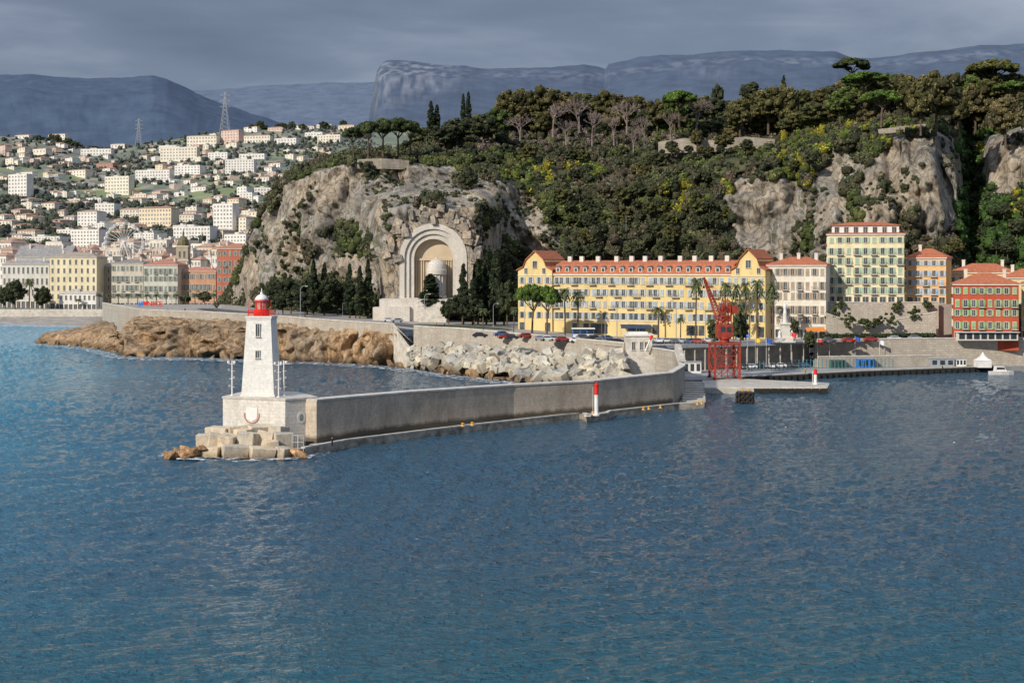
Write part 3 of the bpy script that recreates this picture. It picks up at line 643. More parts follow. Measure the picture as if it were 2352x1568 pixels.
for k in range(298):
    px=random.uniform(945,1440); u=random.random()
    if px<1010 and u<.2: continue
    if px<1200 and u<(.14 if px>1050 else .25): u=random.uniform(.3,1)
    Ys=H*F/(itp(px,SHY)-HY); Yt=yf(px)-2.5; y=Ys+(Yt-Ys)*u; z=1.0+(6.6-1.0)*u+random.uniform(-.5,.9)
    if px<1000: z-=.8
    o=tag(ob('armour_block',random.choice(ABM),None,((px-CX)*y/F,y,z),(random.uniform(-.7,.7),random.uniform(-.7,.7),random.random()*3)),la,'concrete block','concrete armour blocks heaped against the sea wall')
    s=random.uniform(.72,1.0); o.scale=(s,s,s); q=random.uniform(.65,1.12); o.color=(q,q,q*random.uniform(.92,1),1)
def bouldermesh(nm,mat):
    bm=bmesh.new(); bmesh.ops.create_icosphere(bm,subdivisions=2,radius=1); o=random.random()*50
    cuts=[(Vector((random.gauss(0,1),random.gauss(0,1),random.gauss(0,1))).normalized(),random.uniform(.42,.7)) for _ in range(12)]
    for v in bm.verts:
        for n_,d_ in cuts:
            k=v.co.dot(n_)-d_
            if k>0: v.co-=n_*k
        v.co*=1+.08*noise.noise(v.co*2+Vector((o,0,0)))
    me=bpy.data.meshes.new(nm); bm.to_mesh(me); bm.free(); me.materials.append(mat); return me
BM_=[bouldermesh('boulder',brock) for _ in range(6)]
lb='brown boulder at the waterline below the weathered sea wall'; SHARE.add(lb)
SH2=[(t[0],t[3]) for t in RT]
for k in range(120):
    px=random.choice([random.uniform(92,265),random.uniform(265,940),random.uniform(860,1250)]); ps=itp(px,SH2); y=H*F/(ps-HY)+random.uniform(-1,6 if px>265 else 16); s=random.uniform(.8,2.6 if px>265 else 2.2)
    o=tag(ob('boulder',random.choice(BM_),None,((px-CX)*y/F,y,random.uniform(-.4,.6)),(random.random()*6,random.random()*6,random.random()*6),(s*1.5,s,s*.8)),lb,'boulder','boulders along the shore'); q=random.uniform(.5,1.0); o.color=(q,q,q,1)
# ================================================================ BEACH AND TOWN GROUND
m=MB(); a=[G(-300,743),G(0,745),G(120,748),G(240,754)]
vs=[]
for p in a: vs+=[p+Vector((0,-6,-.6)),Vector((p.x*1.02,806,3.6))]
m.add(vs,[(2*i,2*i+2,2*i+3,2*i+1) for i in range(3)]); struct(m.build('beach',pebble))
m=MB(); m.box(-420,-195,806,860,0,7.0); struct(m.build('town_ground',paving))
wallrun('promenade_wall','low pale wall between the pebble beach and the seafront promenade',[(-420,805.9),(-231,805.9)],[7.8,7.8],[2,2],.5,coping,False)
# ================================================================ BUILDINGS
WM={}
def wmesh(w,h,style=0):
    k=('w',round(w,1),round(h,1),style)
    if k not in WM:
        w,h=k[1],k[2]; m=MB()
        m.box(-w/2,w/2,-.05,-.004,0,h,0); f=.1
        m.box(-w/2-f,-w/2,-.14,-.003,0,h,1).box(w/2,w/2+f,-.14,-.003,0,h,1).box(-w/2-f,w/2+f,-.15,-.002,h,h+f*1.3,1).box(-w/2-f*1.8,w/2+f*1.8,-.28,-.001,-f*1.3,0,1)
        m.box(-.035,.035,-.08,-.051,0,h,1)
        WM[k]=m.mesh('window',[glassh if style==2 else glassw,trimm])
    return WM[k]
def smesh(w,h,mat):
    k=('s',round(w,1),round(h,1),mat.name)
    if k not in WM:
        m=MB(); m.box(-k[1]/2,k[1]/2,-.2,-.15,0,k[2])
        for i in range(4): m.box(-k[1]/2+.04,k[1]/2-.04,-.22,-.201,k[2]*(i+.15)/4,k[2]*(i+.8)/4)
        WM[k]=m.mesh('shutter',mat)
    return WM[k]
def bmesh_(w):
    k=('b',round(w,1))
    if k not in WM:
        w=k[1]; m=MB(); m.box(-w/2,w/2,-1.1,-.001,-.15,0,0); m.box(-w/2,w/2,-1.1,-1.04,.95,1.02,1)
        nb=max(4,int(w/.45))
        for i in range(nb+1):
            x=-w/2+.03+(w-.06)*i/nb; m.box(x-.02,x+.02,-1.09,-1.05,0,.95,1)
        for s in (-1,1): m.box(s*w/2-(.05 if s>0 else 0),s*w/2+(.05 if s<0 else 0),-1.04,-.002,.93,1.0,1)
        WM[k]=m.mesh('balcony',[concrete,railm])
    return WM[k]
def hip(w,d,h,o=.5,ins=None,y0=0,x0=0,z0=0):
    ins=min(d/2,w*.45) if ins is None else ins
    m=MB(); a,b,c_,e=x0-o,x0+w+o,y0-o,y0+d+o
    m.add([(a,c_,z0),(b,c_,z0),(b,e,z0),(a,e,z0),(a,c_,z0+.2),(b,c_,z0+.2),(b,e,z0+.2),(a,e,z0+.2),(a+ins,(c_+e)/2,z0+h),(b-ins,(c_+e)/2,z0+h)],
      [(3,2,1,0),(0,1,5,4),(1,2,6,5),(2,3,7,6),(3,0,4,7),(4,5,9,8),(6,7,8,9),(5,6,9),(7,4,8)])
    return m
def uof(A,B,px):
    k=(px-CX)/F; d=B-A; return ((k*A.y-A.x)/(d.x-k*d.y))*d.length
def building(name,label,a,b,zb,zt,dep,wc,floors,bays,roof='hip',rh=2.5,rm=None,rc=None,sh=None,balc=(),ground=True,cat='building',group=None,ww=1.1,wh=.55,wallm=None,cornice=True,chim=2,side=False,style=0,band=True,annex=0):
    A=Vector(((a[0]-CX)*a[1]/F,a[1])); B=Vector(((b[0]-CX)*b[1]/F,b[1])); d=B-A; W=d.length; Hh=zt-zb
    t=thing(name,label,cat,(A.x,A.y,zb),math.atan2(d.y,d.x),group)
    w=MB().box(0,W,0,dep,-3,Hh).build('wall',wallm or wallobj,t)
    if wc: w.color=(*wc,1)
    if annex:
        x0,x1=(-W*.45,-.01) if annex<0 else (W+.01,W*1.45)
        q=MB().box(x0,x1,1.5,dep*.8,-3,Hh*.55).build('annex',wallobj,t); q.color=(*wc,1)
        q=hip(x1-x0,dep*.8-1.5,1.4,.3,y0=1.5,x0=x0,z0=Hh*.55+.002).build('annex_roof',roofobj,t); q.color=(*(rc or (.6,.6,.6)),1)
    if cornice: MB().box(-.3,W+.3,-.45,dep+.3,Hh-.003,Hh+.35).build('cornice',trimm,t)
    if cornice and band and floors>3: MB().box(-.06,W+.06,-.18,-.002,Hh/floors*.97,Hh/floors*.97+.25).build('string_course',trimm,t)
    zr0=Hh+(.352 if cornice else .002)
    if roof=='hip': rf=hip(W,dep,rh,.5,z0=zr0).build('roof',rm or roofobj,t)
    elif roof=='flat': rf=MB().box(.0,W,.0,.3,zr0,zr0+.7).box(0,W,dep-.3,dep,zr0,zr0+.7).box(0,.3,.3,dep-.3,zr0,zr0+.7).box(W-.3,W,.3,dep-.3,zr0,zr0+.7).box(W*.3,W*.5,dep*.3,dep*.6,zr0,zr0+2.2).build('roof',rm or roofobj,t)
    else:
        m=MB(); h=rh; m.add([(-.4,-.5,zr0),(W+.4,-.5,zr0),(W+.4,dep+.5,zr0),(-.4,dep+.5,zr0),(-.4,dep/2,zr0+h),(W+.4,dep/2,zr0+h)],[(3,2,1,0),(0,1,5,4),(2,3,4,5),(1,2,5),(3,0,4)]); rf=m.build('roof',rm or roofobj,t)
    if rc: rf.color=(*rc,1)
    for k in range(chim):
        x=W*(.2+.6*k/max(1,chim-1)) if chim>1 else W*.3
        MB().box(x-.5,x+.5,dep*.35,dep*.35+.8,zr0+.1,zr0+rh+1.0).box(x-.6,x+.6,dep*.35-.1,dep*.35+.9,zr0+rh+1.002,zr0+rh+1.2).build('chimney',trimm,rf)
    fh=Hh/floors; sp=W/bays; wd=min(ww,sp*.42); n=0; extra=MB()
    for fl in range(floors):
        for k in range(bays):
            x=sp*(k+.5)
            if fl==0 and ground:
                gw=min(sp*.7,2.6); me=wmesh(gw,fh*.68,style)
                if n<100:
                    ob('shop_window' if k%4 else 'door',me,t,(x,0,.15)); n+=1
                continue
            h=fh*wh; z=fl*fh+fh*.22
            if fl in balc: h=fh*.64; z=fl*fh+.12
            if n<100:
                o=ob('window',wmesh(wd,h,style),t,(x,0,z)); n+=1
                if sh:
                    sw=min(wd*.5,(sp-wd)*.36); closed=random.random()<.22
                    for s in (-1,1): ob('shutter',smesh(sw,h,sh),o,(s*(sw/2+.01 if closed else wd/2+sw/2+.12),.0,0))
            else:
                extra.box(x-wd/2,x+wd/2,-.05,-.003,z,z+h,0)
                if sh:
                    for s in (-1,1): xx=x+s*(wd*.78+.1); extra.box(xx-wd*.24,xx+wd*.24,-.2,-.004,z,z+h,1)
            if fl in balc and ((k+fl)%2==0):
                ob('balcony',bmesh_(min(sp*.85,2.8)),t,(x,0,fl*fh))
    if extra.v:
        e=extra.build('window',[glassw,sh or trimm],t); e['kind']='stuff'
    if side:
        for fl in range(1,floors):
            for k in range(3): ob('side_window',wmesh(wd,fh*wh),t,(0,dep*(.2+.3*k),fl*fh+fh*.22),R(-90))
    return t,W,Hh
A=Vector(((1190-CX)*483/F,483)); B=Vector(((1758-CX)*442/F,442))
u1=uof(A,B,1268); u2=uof(A,B,1680)
def hotel():
    t=thing('long_yellow_building','long yellow apartment building with red tiled roof, dormers and a gable at each end','building',(A.x,A.y,9),math.atan2((B-A).y,(B-A).x))
    W=(B-A).length; Hh=19.4; yw=M('yellow_plaster',(.72,.55,.25),(.56,.42,.18),.3,.9,det=8,st=(1,1,.3),lo=.32,hi=.6)
    MB().box(u1,u2,.9,15,-3,Hh).build('wall',yw,t)
    for x0,x1 in ((0,u1),(u2,W)):
        w=x1-x0; h=Hh+1.6
        MB().ext([(x0,-3),(x1,-3),(x1,h),(x0+.84*w,h+.9),(x0+.78*w,h+3.2),(x0+.64*w,h+4.6),(x0+.5*w,h+6),(x0+.36*w,h+4.6),(x0+.22*w,h+3.2),(x0+.16*w,h+.9),(x0,h)],0,15.4).build('gable_wall',yw,t)
        m=MB()
        for s in (0,1):
            pts=[(x0-.5,h+.1),(x0+.16*w,h+1.3),(x0+.24*w,h+3.7),(x0+.5*w,h+6.6)]
            if s: pts=[(x0+x1-p[0],p[1]) for p in pts]
            for i in range(3):
                a_,b_=pts[i],pts[i+1]; m.add([(a_[0],-.6,a_[1]),(b_[0],-.6,b_[1]),(b_[0],16,b_[1]),(a_[0],16,a_[1]),(a_[0],-.6,a_[1]-.35),(b_[0],-.6,b_[1]-.35),(b_[0],16,b_[1]-.35),(a_[0],16,a_[1]-.35)],[(0,1,2,3),(7,6,5,4),(0,4,5,1),(2,6,7,3)])
        m.build('gable_roof',terra,t); cx_=(x0+x1)/2
        ob('arched_window',wmesh(1.6,2.4),t,(cx_,0,h+.6))
        for k in (-1,1): ob('window',wmesh(1.1,1.8),t,(cx_+k*3.4,0,h-1.2))
        MB().box(x0-.02,x1+.02,-.25,-.003,h-2.0,h-1.7).build('string_course',trimm,t)
    MB().box(u1+.01,u2-.01,.45,.898,Hh-.2,Hh+.25).build('cornice',trimm,t)
    MB().box(u1+.01,u2-.01,.7,.898,4.3,4.6).build('string_course',trimm,t)
    m=MB(); m.add([(u1,.5,Hh+.25),(u2,.5,Hh+.25),(u2,3.2,Hh+3.4),(u1,3.2,Hh+3.4),(u2,8,Hh+4.8),(u1,8,Hh+4.8),(u2,15.5,Hh+.25),(u1,15.5,Hh+.25)],[(0,1,2,3),(3,2,4,5),(5,4,6,7),(1,6,4,2),(0,3,5,7)])
    rf=m.build('roof',terra,t)
    for k in range(11): x=u1+(u2-u1)*(k+.5+random.uniform(-.2,.2))/11; MB().box(x-.7,x+.7,6.5,7.6,Hh+3,Hh+6.2).build('chimney',trimm,rf)
    dm=MB(); dm.box(-.7,.7,-.4,2,0,1.6,1); dm.box(-.45,.45,-.46,-.402,.25,1.35,0); dm.ext([(-.85,1.6),(.85,1.6),(.6,2.0),(0,2.2),(-.6,2.0)],-.55,2.2,2)
    dme=dm.mesh('dormer',[glassw,trimm,slate]); nd=19
    for k in range(nd): ob('dormer',dme,t,(u1+(u2-u1)*(k+.5)/nd,1.5,Hh+.85))
    fh=Hh/5; n=0; ex=MB()
    nb=28; cols_=[(u1+(u2-u1)*(k+.5+(.12 if k%3==0 else -.08))/nb,.9) for k in range(nb)]+[(u1*(k+.5)/4,0) for k in range(4)]+[(u2+(W-u2)*(k+.5)/4,0) for k in range(4)]
    for fl in (4,3,2,1,0):
        for x,y in cols_:
            z=fl*fh+.9; h=2.1
            if fl==0:
                if int(x)%2: ex.box(x-1,x+1,y-.05,y-.003,.1,3.3,0)
                continue
            cz=random.random()<.25
            if n<100:
                o=ob('window',wmesh(1.1,h),t,(x,y,z)); n+=1
                for s in (-1,1): ob('shutter',smesh(.5,h,shb),o,(s*(.27 if cz else .93),0,0))
            else:
                ex.box(x-.55,x+.55,y-.05,y-.003,z,z+h,0); ex.box(x-.65,x+.65,y-.2,y-.003,z+h,z+h+.15,1)
                for s in (-1,1): o_=(.27 if cz else .93); ex.box(x+s*o_-.25,x+s*o_+.25,y-.2,y-.15,z,z+h,2)
    e=ex.build('window',[glassw,trimm,shb],t); e['kind']='stuff'
    for fl in (2,3,4):
        for k in range(fl%2,nb,3): ob('balcony',bmesh_(2.6),t,(u1+(u2-u1)*(k+.5)/nb,.9,fl*fh+.6))
hotel()
def zt(py,Y): return H-(py-HY)*Y/F
building('pale_apartment_block','cream apartment block with long red roof beside the long yellow building',(1762,447),(1897,441),8.8,zt(611,443),14,(.74,.68,.57),6,8,'hip',2.6,terra,sh=shw,balc=(2,4),chim=3)
t,W,Hh=building('tall_cream_building','tall cream apartment building with green shutters standing on the stone terrace',(1900,452),(2077,447),19.3,zt(540,450),15,(.8,.69,.44),7,9,'hip',1.4,terra,sh=shg,balc=(1,2,3,4,5),chim=3,ground=True,side=True)
MB().box(1.5,W-1.5,1.5,13,Hh+.3,Hh+3.0).build('penthouse',white,t); hip(W-3,11.5,1.3,.5,x0=1.5,y0=1.5,z0=Hh+3.0).build('penthouse_roof',terra,t)
for k in range(7): ob('window',wmesh(1.3,1.8),t,(3+k*(W-6)/6,1.5,Hh+.8))
building('orange_shuttered_building','light orange apartment building with blue shutters and red roof, right of the tall cream one',(2081,455),(2173,450),19.3,zt(594,452),14,(.8,.47,.2),5,5,'hip',3.0,terra,sh=shs,balc=(1,2,3),chim=1)
building('low_roofed_house','low yellow house with broad red roof behind the red building',(2180,470),(2330,462),19.3,zt(628,465),14,(.7,.52,.24),2,8,'hip',3.0,terra,sh=shb,ground=False)
building('low_roofed_house','yellow house with red roof at the right edge behind the red building',(2300,458),(2420,452),17,zt(640,455),13,(.68,.54,.28),3,6,'hip',3.0,terra,sh=shb,ground=False)
building('red_building','deep terracotta red apartment building with green shutters and tiled roof',(2190,432),(2340,427),8.8,zt(655,430),16,(.46,.09,.045),5,8,'hip',3.4,terra,sh=shr,balc=(1,3),chim=2,side=True,band=False)
building('pale_edge_building','yellow building cut off by the right edge of the view',(2346,440),(2440,436),8.8,zt(655,438),13,(.68,.54,.28),5,5,'hip',2.6,terra,sh=shg)
m=MB(); a=P(1895,700,446); b=P(2152,700,447); m.prism([(a.x,447),(b.x,448),(P(2480,0,470).x,449),(P(2480,0,470).x,540),(a.x,520)],5,19.2); struct(m.build('terrace_ground',paving))
wallrun('terrace_wall','high rough stone retaining wall under the tall cream building',[(a.x,446.2),((2020-CX)*446/F,446.2),(b.x,445.2)],[19.9,19.6,19.9],[8,8,8],.8,retmas)
wallrun('lower_terrace_wall','lower stone wall with slanting top in front of the terrace wall',[((1990-CX)*438/F,438),((2070-CX)*438/F,438),((2148-CX)*438/F,437)],[12.5,15,17],[8,8,8],.8,retmas)
wallrun('ramp_wall','sloping pale ramp wall climbing left below the tall cream building',[((1898-CX)*440/F,440),((1985-CX)*440/F,440)],[16.5,12.5],[8,8],.8,seamas)
pxl=[1872,2000,2150,2352,2560]; pp=[((p-CX)*(yf(p)-.5)/F,yf(p)-.5) for p in pxl]
wallrun('harbour_wall','long stone wall between the upper road and the wharf',pp,[9.4]*5,[1]*5,.9,retmas)
pxl=[1880,2000,2140]; pp=[((p-CX)*(yf(p)-5)/F,yf(p)-5) for p in pxl]
wallrun('lower_harbour_wall','lower pale quay wall standing in front of the long harbour wall',pp,[4.6,4.6,4.6],[1]*3,.6,seamas)
def shrubthing(name,label,cat,cs,rs,cl,n,size,grp=None):
    V,Q,C=leafcloud(cs,rs,cl,n,size); return tag(ob(name,np_mesh(name,V,Q,C,[foliage])),label,cat,grp)
cs=[];rs=[];cl=[]
for k in range(120):
    px=1890+k*2.15; y=yf(px)+7; cs.append(((px-CX)*y/F,y+random.uniform(-.5,.5),9.9+random.uniform(-.2,.3))); rs.append(random.uniform(.7,1.1)); cl.append(random.choice([(.022,.033,.016),(.03,.042,.02)]))
shrubthing('hedge','clipped dark green hedge running along the upper harbour road','hedge',cs,rs,cl,30,.25)
for j,(px,pz,Y,w,lb) in enumerate([(1915,722,441,2.6,'bushy shrub on the ramp at the left end of the terrace wall'),(1950,738,436,3.0,'bright round shrub in front of the terrace wall'),(1985,742,435,2.2,'small clipped shrub beside the sloping ramp wall'),(2010,741,436,1.8,'tiny clipped shrub in front of the lower terrace wall'),(2040,735,434,2.8,'leafy brown green shrub before the lower terrace wall'),(2100,718,437,1.8,'ivy clump hanging over the lower terrace wall'),(2060,702,445,2.2,'ivy clump hanging over the high terrace wall'),(2130,700,444,2.0,'ivy clump at the right end of the high terrace wall'),(1930,700,445,1.6,'ivy clump at the left end of the high terrace wall')]):
    c0=P(px,pz,Y); cs=[];rs=[];cl=[]
    for k in range(26):
        cs.append((c0.x+random.gauss(0,.45)*w,c0.y-random.random()*.6,c0.z+random.gauss(0,.35)*w)); rs.append(random.uniform(.35,.7)); cl.append(random.choice([(.035,.05,.02),(.055,.07,.026),(.042,.045,.022)]))
    shrubthing('shrub',lb,'shrub',cs,rs,cl,34,.2,'shrubs on the stone terraces')
t=thing('parking_deck','grey parking deck on rows of columns behind the red crane','parking deck')
q=[((p-CX)*(yf(p)-.3)/F,yf(p)-.3) for p in (1500,1620,1740,1871)]
m=MB()
for i in range(3): m.prism([q[i],q[i+1],(q[i+1][0],q[i+1][1]+.9),(q[i][0],q[i][1]+.9)],8.1,9.0)
m.build('deck_edge',grey,t)
m=MB()
for i in range(3): m.prism([(q[i][0],q[i][1]+7),(q[i+1][0],q[i+1][1]+7),(q[i+1][0],q[i+1][1]+7.6),(q[i][0],q[i][1]+7.6)],1.4,7.9)
m.build('back_wall',coping,t)
for k in range(16):
    u=k/15*2.999; i=int(u); f=u-i; x=q[i][0]*(1-f)+q[i+1][0]*f; y=q[i][1]*(1-f)+q[i+1][1]*f+.5
    MB().box(x-.17,x+.17,y,y+.35,1.4,8.1).build('column',concrete,t)
m=MB()
for i in range(3):
    a_=Vector((*q[i],10.0)); b_=Vector((*q[i+1],10.0)); m.tube(a_,b_,.06); m.tube(a_-Vector((0,0,.5)),b_-Vector((0,0,.5)),.04)
    for k in range(14): p=a_.lerp(b_,k/14); m.tube(p,p-Vector((0,0,1)),.05,n=4)
m.build('railing',grey,t)
# ================================================================ TOWN
def tb(name,label,x0,x1,top,Y,wc,fl,bays,roof='hip',rh=3,rc=(.42,.16,.09),sh=None,balc=(),base=7.0,dep=16,**k):
    return building(name,label,(x0,Y+2),(x1,Y-1),base,zt(top,Y),dep,wc,fl,bays,roof,rh,None,rc,sh,balc,chim=k.pop('chim',2),**k)
tb('grey_theatre','large grey hall with pediment roof behind the seafront',35,160,592,860,(.52,.48,.43),4,9,'gable',7,(.29,.28,.27))
tb('seafront_building','ornate pale grey building at the left end of the seafront',5,113,608,835,(.62,.59,.53),4,10,'hip',2.5,(.36,.34,.32))
tb('seafront_building','tall pale yellow seafront building with six floors',114,222,592,828,(.74,.65,.44),6,8,'hip',3.2,(.38,.31,.25))
tb('seafront_building','low white seafront building in front of the pale yellow one',136,221,674,815,(.74,.71,.66),2,8,'flat',1,(.5,.5,.5),chim=0,dep=9)
tb('seafront_building','narrow brown seafront building between yellow and grey ones',223,255,612,838,(.44,.36,.28),5,3,'hip',2,(.34,.25,.2))
tb('seafront_building','beige grey seafront building with dark roof and many balconies',256,329,606,832,(.54,.49,.41),5,7,'hip',2.4,(.26,.24,.22),shd,(2,3))
tb('seafront_building','greenish grey seafront building with red dormer roof',330,408,610,828,(.52,.51,.44),5,7,'hip',3.2,(.44,.2,.14),shd,(2,4))
tb('seafront_building','russet seafront building with arcade and long terracotta roof',409,496,624,832,(.52,.28,.17),4,9,'hip',2.6,(.48,.23,.15),shd,(2,))
tb('seafront_building','deep red seafront building beside the foot of the cliff',498,572,572,815,(.46,.14,.09),7,6,'hip',3,(.45,.2,.13),shd,(5,))
t=thing('church_tower','beige church tower with dark dome above the russet seafront building','tower',P(421,612,870)); w=3.6
t.location.z=20
MB().box(-w,w,-w,w,-12,24).build('shaft',M('tower_stone',(.46,.38,.27),(.38,.32,.23),.3,.9),t)
for z in (8,15.5,24): MB().box(-w-.4,w+.4,-w-.4,w+.4,z+.003,z+.7).build('cornice',trimm,t)
for x in (-1.4,1.4): ob('belfry_opening',wmesh(1.2,4.),t,(x,-w,17.5))
MB().lathe([(3.3,24.7),(3.3,26),(3.5,26.1),(3.1,28.2),(2.2,29.8),(1.0,30.6),(.6,31),(.5,33),(.1,35)],12).build('dome',M('bronze_dome',(.17,.14,.07),(.11,.09,.05),.5,.6),t)
g1='houses packed behind the seafront'
for row,(Y,pb,lo,hi) in enumerate([(870,628,585,606),(905,612,570,596),(950,600,552,585)]):
    px=-20+row*9
    while px<585:
        wpx=random.uniform(20,44); top=random.uniform(lo,hi)
        if row==0 and 240<px<330: top=600
        if px+wpx>606: break
        wc=random.choice([((.74,.71,.65),'white'),((.7,.6,.44),'ochre'),((.64,.52,.42),'salmon'),((.74,.69,.58),'cream'),((.74,.71,.65),'white')]); rf=random.choice(['hip','hip','flat'])
        tb('town_house','%s town house, %s roof, %s row behind seafront'%(wc[1],'terracotta' if rf=='hip' else 'flat',['front','middle','rear'][row]),px,px+wpx-2,top,Y+random.uniform(-5,5),wc[0],3,max(3,int(wpx/7)),rf,2.6,(.48,.3,.22) if rf=='hip' else (.58,.55,.51),None,base=zt(pb,Y)-4,dep=14,ground=False,cornice=False,group=g1,chim=1,style=2,wh=.45)
        px+=wpx
WH=(.78,.75,.7); CR=(.76,.7,.58); PK=(.66,.5,.42); YE=(.74,.64,.47); RDc=(.46,.24,.19)
CN={WH:'white',CR:'cream',PK:'pink',YE:'yellow ochre',RDc:'red'}
HB=[(40,450,42,45,WH,6,0),(463,336,68,22,CR,3,1),(528,326,40,24,PK,4,1),(130,322,38,12,WH,2,1),(50,326,32,14,WH,2,1),(220,357,70,13,WH,2,0),(410,367,84,26,CR,4,0),(430,406,58,23,WH,4,0),(350,420,78,27,WH,4,0),(268,445,55,36,CR,5,0),(240,388,38,12,RDc,2,1),(175,405,42,13,CR,2,1),(550,397,66,28,WH,5,0),(578,370,58,15,WH,2,0),(590,327,60,15,CR,2,1),(655,331,50,12,WH,2,0),(755,330,52,18,CR,3,0),(702,302,38,11,WH,2,1),(677,303,30,13,CR,2,1),(795,302,36,13,YE,2,1),(600,421,35,13,WH,2,1),(605,446,42,13,WH,2,0),(356,526,74,44,YE,5,1),(297,505,42,22,CR,3,1),(200,525,44,36,WH,5,1),(240,492,44,22,WH,3,0),(425,516,40,21,CR,3,1),(440,556,84,32,WH,4,0),(512,532,44,58,WH,7,0),(550,532,30,30,CR,4,1),(495,552,34,20,CR,3,1),(470,596,64,32,WH,4,0),(380,590,64,22,CR,3,1),(95,562,84,16,WH,3,0),(195,576,64,44,WH,6,0),(12,522,30,14,CR,2,1),(110,482,30,14,CR,2,1),(15,572,28,20,PK,3,1),(535,472,26,14,YE,2,1),(586,512,30,24,CR,3,1),(555,452,22,20,WH,3,0),(270,345,32,13,WH,2,1),(330,500,30,18,WH,3,0),(632,306,34,12,PK,2,1),(575,303,30,10,WH,2,1),(744,298,34,10,CR,2,0),(720,318,40,12,WH,2,0),(500,368,44,16,WH,3,0),(385,350,40,14,WH,2,0),(310,470,30,12,CR,2,1),(455,445,34,14,WH,2,1),(90,352,30,9,CR,1,1),(60,405,28,9,WH,1,1),(215,470,34,13,WH,3,0),(265,530,34,18,CR,3,1),(150,545,40,16,WH,3,0),(330,560,46,22,WH,4,0),(540,572,50,30,WH,4,0),(60,545,40,14,CR,3,1),(412,540,30,20,WH,4,0),(630,386,26,10,WH,2,1),(650,410,22,9,CR,2,1)]
def zone(px,py):
    a='ridge' if py<345 else ('upper slope' if py<415 else ('middle slope' if py<490 else 'lower slope'))
    b='at far left' if px<120 else ('below left pylon' if px<360 and py<440 else ('above big wheel' if px<360 else ('below right pylon' if px<600 and py<440 else ('beside cliff' if px>470 else 'above old town'))))
    return a+' '+b
PR=[]
def hsbuild(px,pb,w,h,c,fl,rf,an=0):
    Y=hsY(px,pb); h*=1.08
    building('hillside_block' if fl>2 else 'hillside_villa','%s %s, %s, %s'%(CN[c],['','low villa','two storey villa','three storey house','four storey block','five storey block','six storey block','seven storey tower'][fl],'red roof' if rf else 'flat roof',zone(px,pb)),(px-w/2,Y+random.uniform(0,10)),(px+w/2,Y-random.uniform(0,10)),zt(pb,Y),zt(pb-h,Y),10+5*random.random(),c,fl,max(2,min(12,int(w/6.5))),'hip' if rf else 'flat',1.8,None,random.choice([(.5,.31,.23),(.46,.32,.25),(.52,.35,.26),(.44,.25,.17)]) if rf else (.64,.61,.56),None,(),ground=False,cornice=False,group='houses on the far hillside',ww=2.0,wh=.42,chim=0,style=2,annex=an)
for q_ in HB: hsbuild(*q_); PR.append((q_[0],q_[1]-q_[3]/2,q_[2]))
n=0
while n<234:
    px=random.uniform(-5,800)
    pb=random.uniform(ridge(px)+6,600)
    if px>640-(pb-400)*.3 and pb>370 : continue
    if pb<470 and random.random()<.2: continue
    w=random.uniform(9,24)*(.8+.4*(pb>450)); h=w*random.uniform(.34,.6)
    if any(abs(px-a)<(w+c_)/2+1 and abs(pb-h/2-b)<9 for a,b,c_ in PR): n+=.1; continue
    PR.append((px,pb-h/2,w)); fl=2 if h<11 else 3
    hsbuild(px,pb,w,h,random.choice([WH,WH,CR,CR,YE,PK]),fl,random.random()<.6,random.choice([0,0,-1,1]) if w>13 else 0); n+=1
def pylon():
    t=ob('lattice_pylon',None); m=MB(); hh=50
    def wd(z): return 4.5*(1-z/hh)**1.2+.5
    for sx in (-1,1):
        for sy in (-1,1): m.path([(sx*wd(z),sy*wd(z),z) for z in range(0,51,5)],.28,.2,4)
    for z in range(0,50,5):
        for s in (-1,1):
            m.tube((-wd(z),s*wd(z),z),(wd(z+5),s*wd(z+5),z+5),.16,n=4); m.tube((wd(z),s*wd(z),z),(-wd(z+5),s*wd(z+5),z+5),.16,n=4)
    m.build('tower',grey,t)
    for z in (32,39,46): MB().tube((-6,0,z),(6,0,z),.25,n=4).tube((-6,0,z),(0,0,z+2.5),.15,n=4).tube((6,0,z),(0,0,z+2.5),.15,n=4).build('cross_arm',grey,t)
    return t
PY=Proto(pylon)
for px,pb,pt,lb in [(319,338,272,'shorter grey lattice pylon standing on the left ridge'),(517,305,212,'tall grey lattice pylon on the ridge above the pink block')]:
    o=PY.get(); o.location=P(px,pb,2250); s=(pb-pt)*2250/F/50; o.scale=(s*1.1,s*1.1,s); tag(o,lb,'pylon','pylons on the far ridge')
for k in range(26):
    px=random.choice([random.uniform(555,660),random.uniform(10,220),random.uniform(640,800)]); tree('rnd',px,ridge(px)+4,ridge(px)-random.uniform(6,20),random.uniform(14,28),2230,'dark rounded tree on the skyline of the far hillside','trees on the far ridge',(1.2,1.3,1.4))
t=thing('big_wheel','white observation wheel with cabins behind the seafront buildings','ferris wheel',P(285,556,885)); m=MB(); r=12
for y in (-.8,.8):
    for rr_ in (r,r*.93): m.path([(rr_*math.cos(a*math.pi/18),y,rr_*math.sin(a*math.pi/18)) for a in range(37)],.13,n=4)
m.build('rim',white,t)
for k in range(24):
    a=k*math.pi/12; MB().tube((0,-.8,0),(r*math.cos(a),-.8,r*math.sin(a)),.08,n=4).tube((0,.8,0),(r*math.cos(a),.8,r*math.sin(a)),.08,n=4).build('spoke',white,t)
    MB().lathe([(.4,-.9),(.7,-.6),(.7,.3),(.3,.7)],8,((r+.3)*math.cos(a),0,(r+.3)*math.sin(a)-.6)).build('cabin',white,t)
MB().tube((0,-1.6,0),(0,1.6,0),.8,n=10).build('hub',white,t)
for s in (-1,1): MB().tube((0,s*1.7,0),(-6,s*2.5,-17),.3).tube((0,s*1.7,0),(6,s*2.5,-17),.3).build('support',white,t)
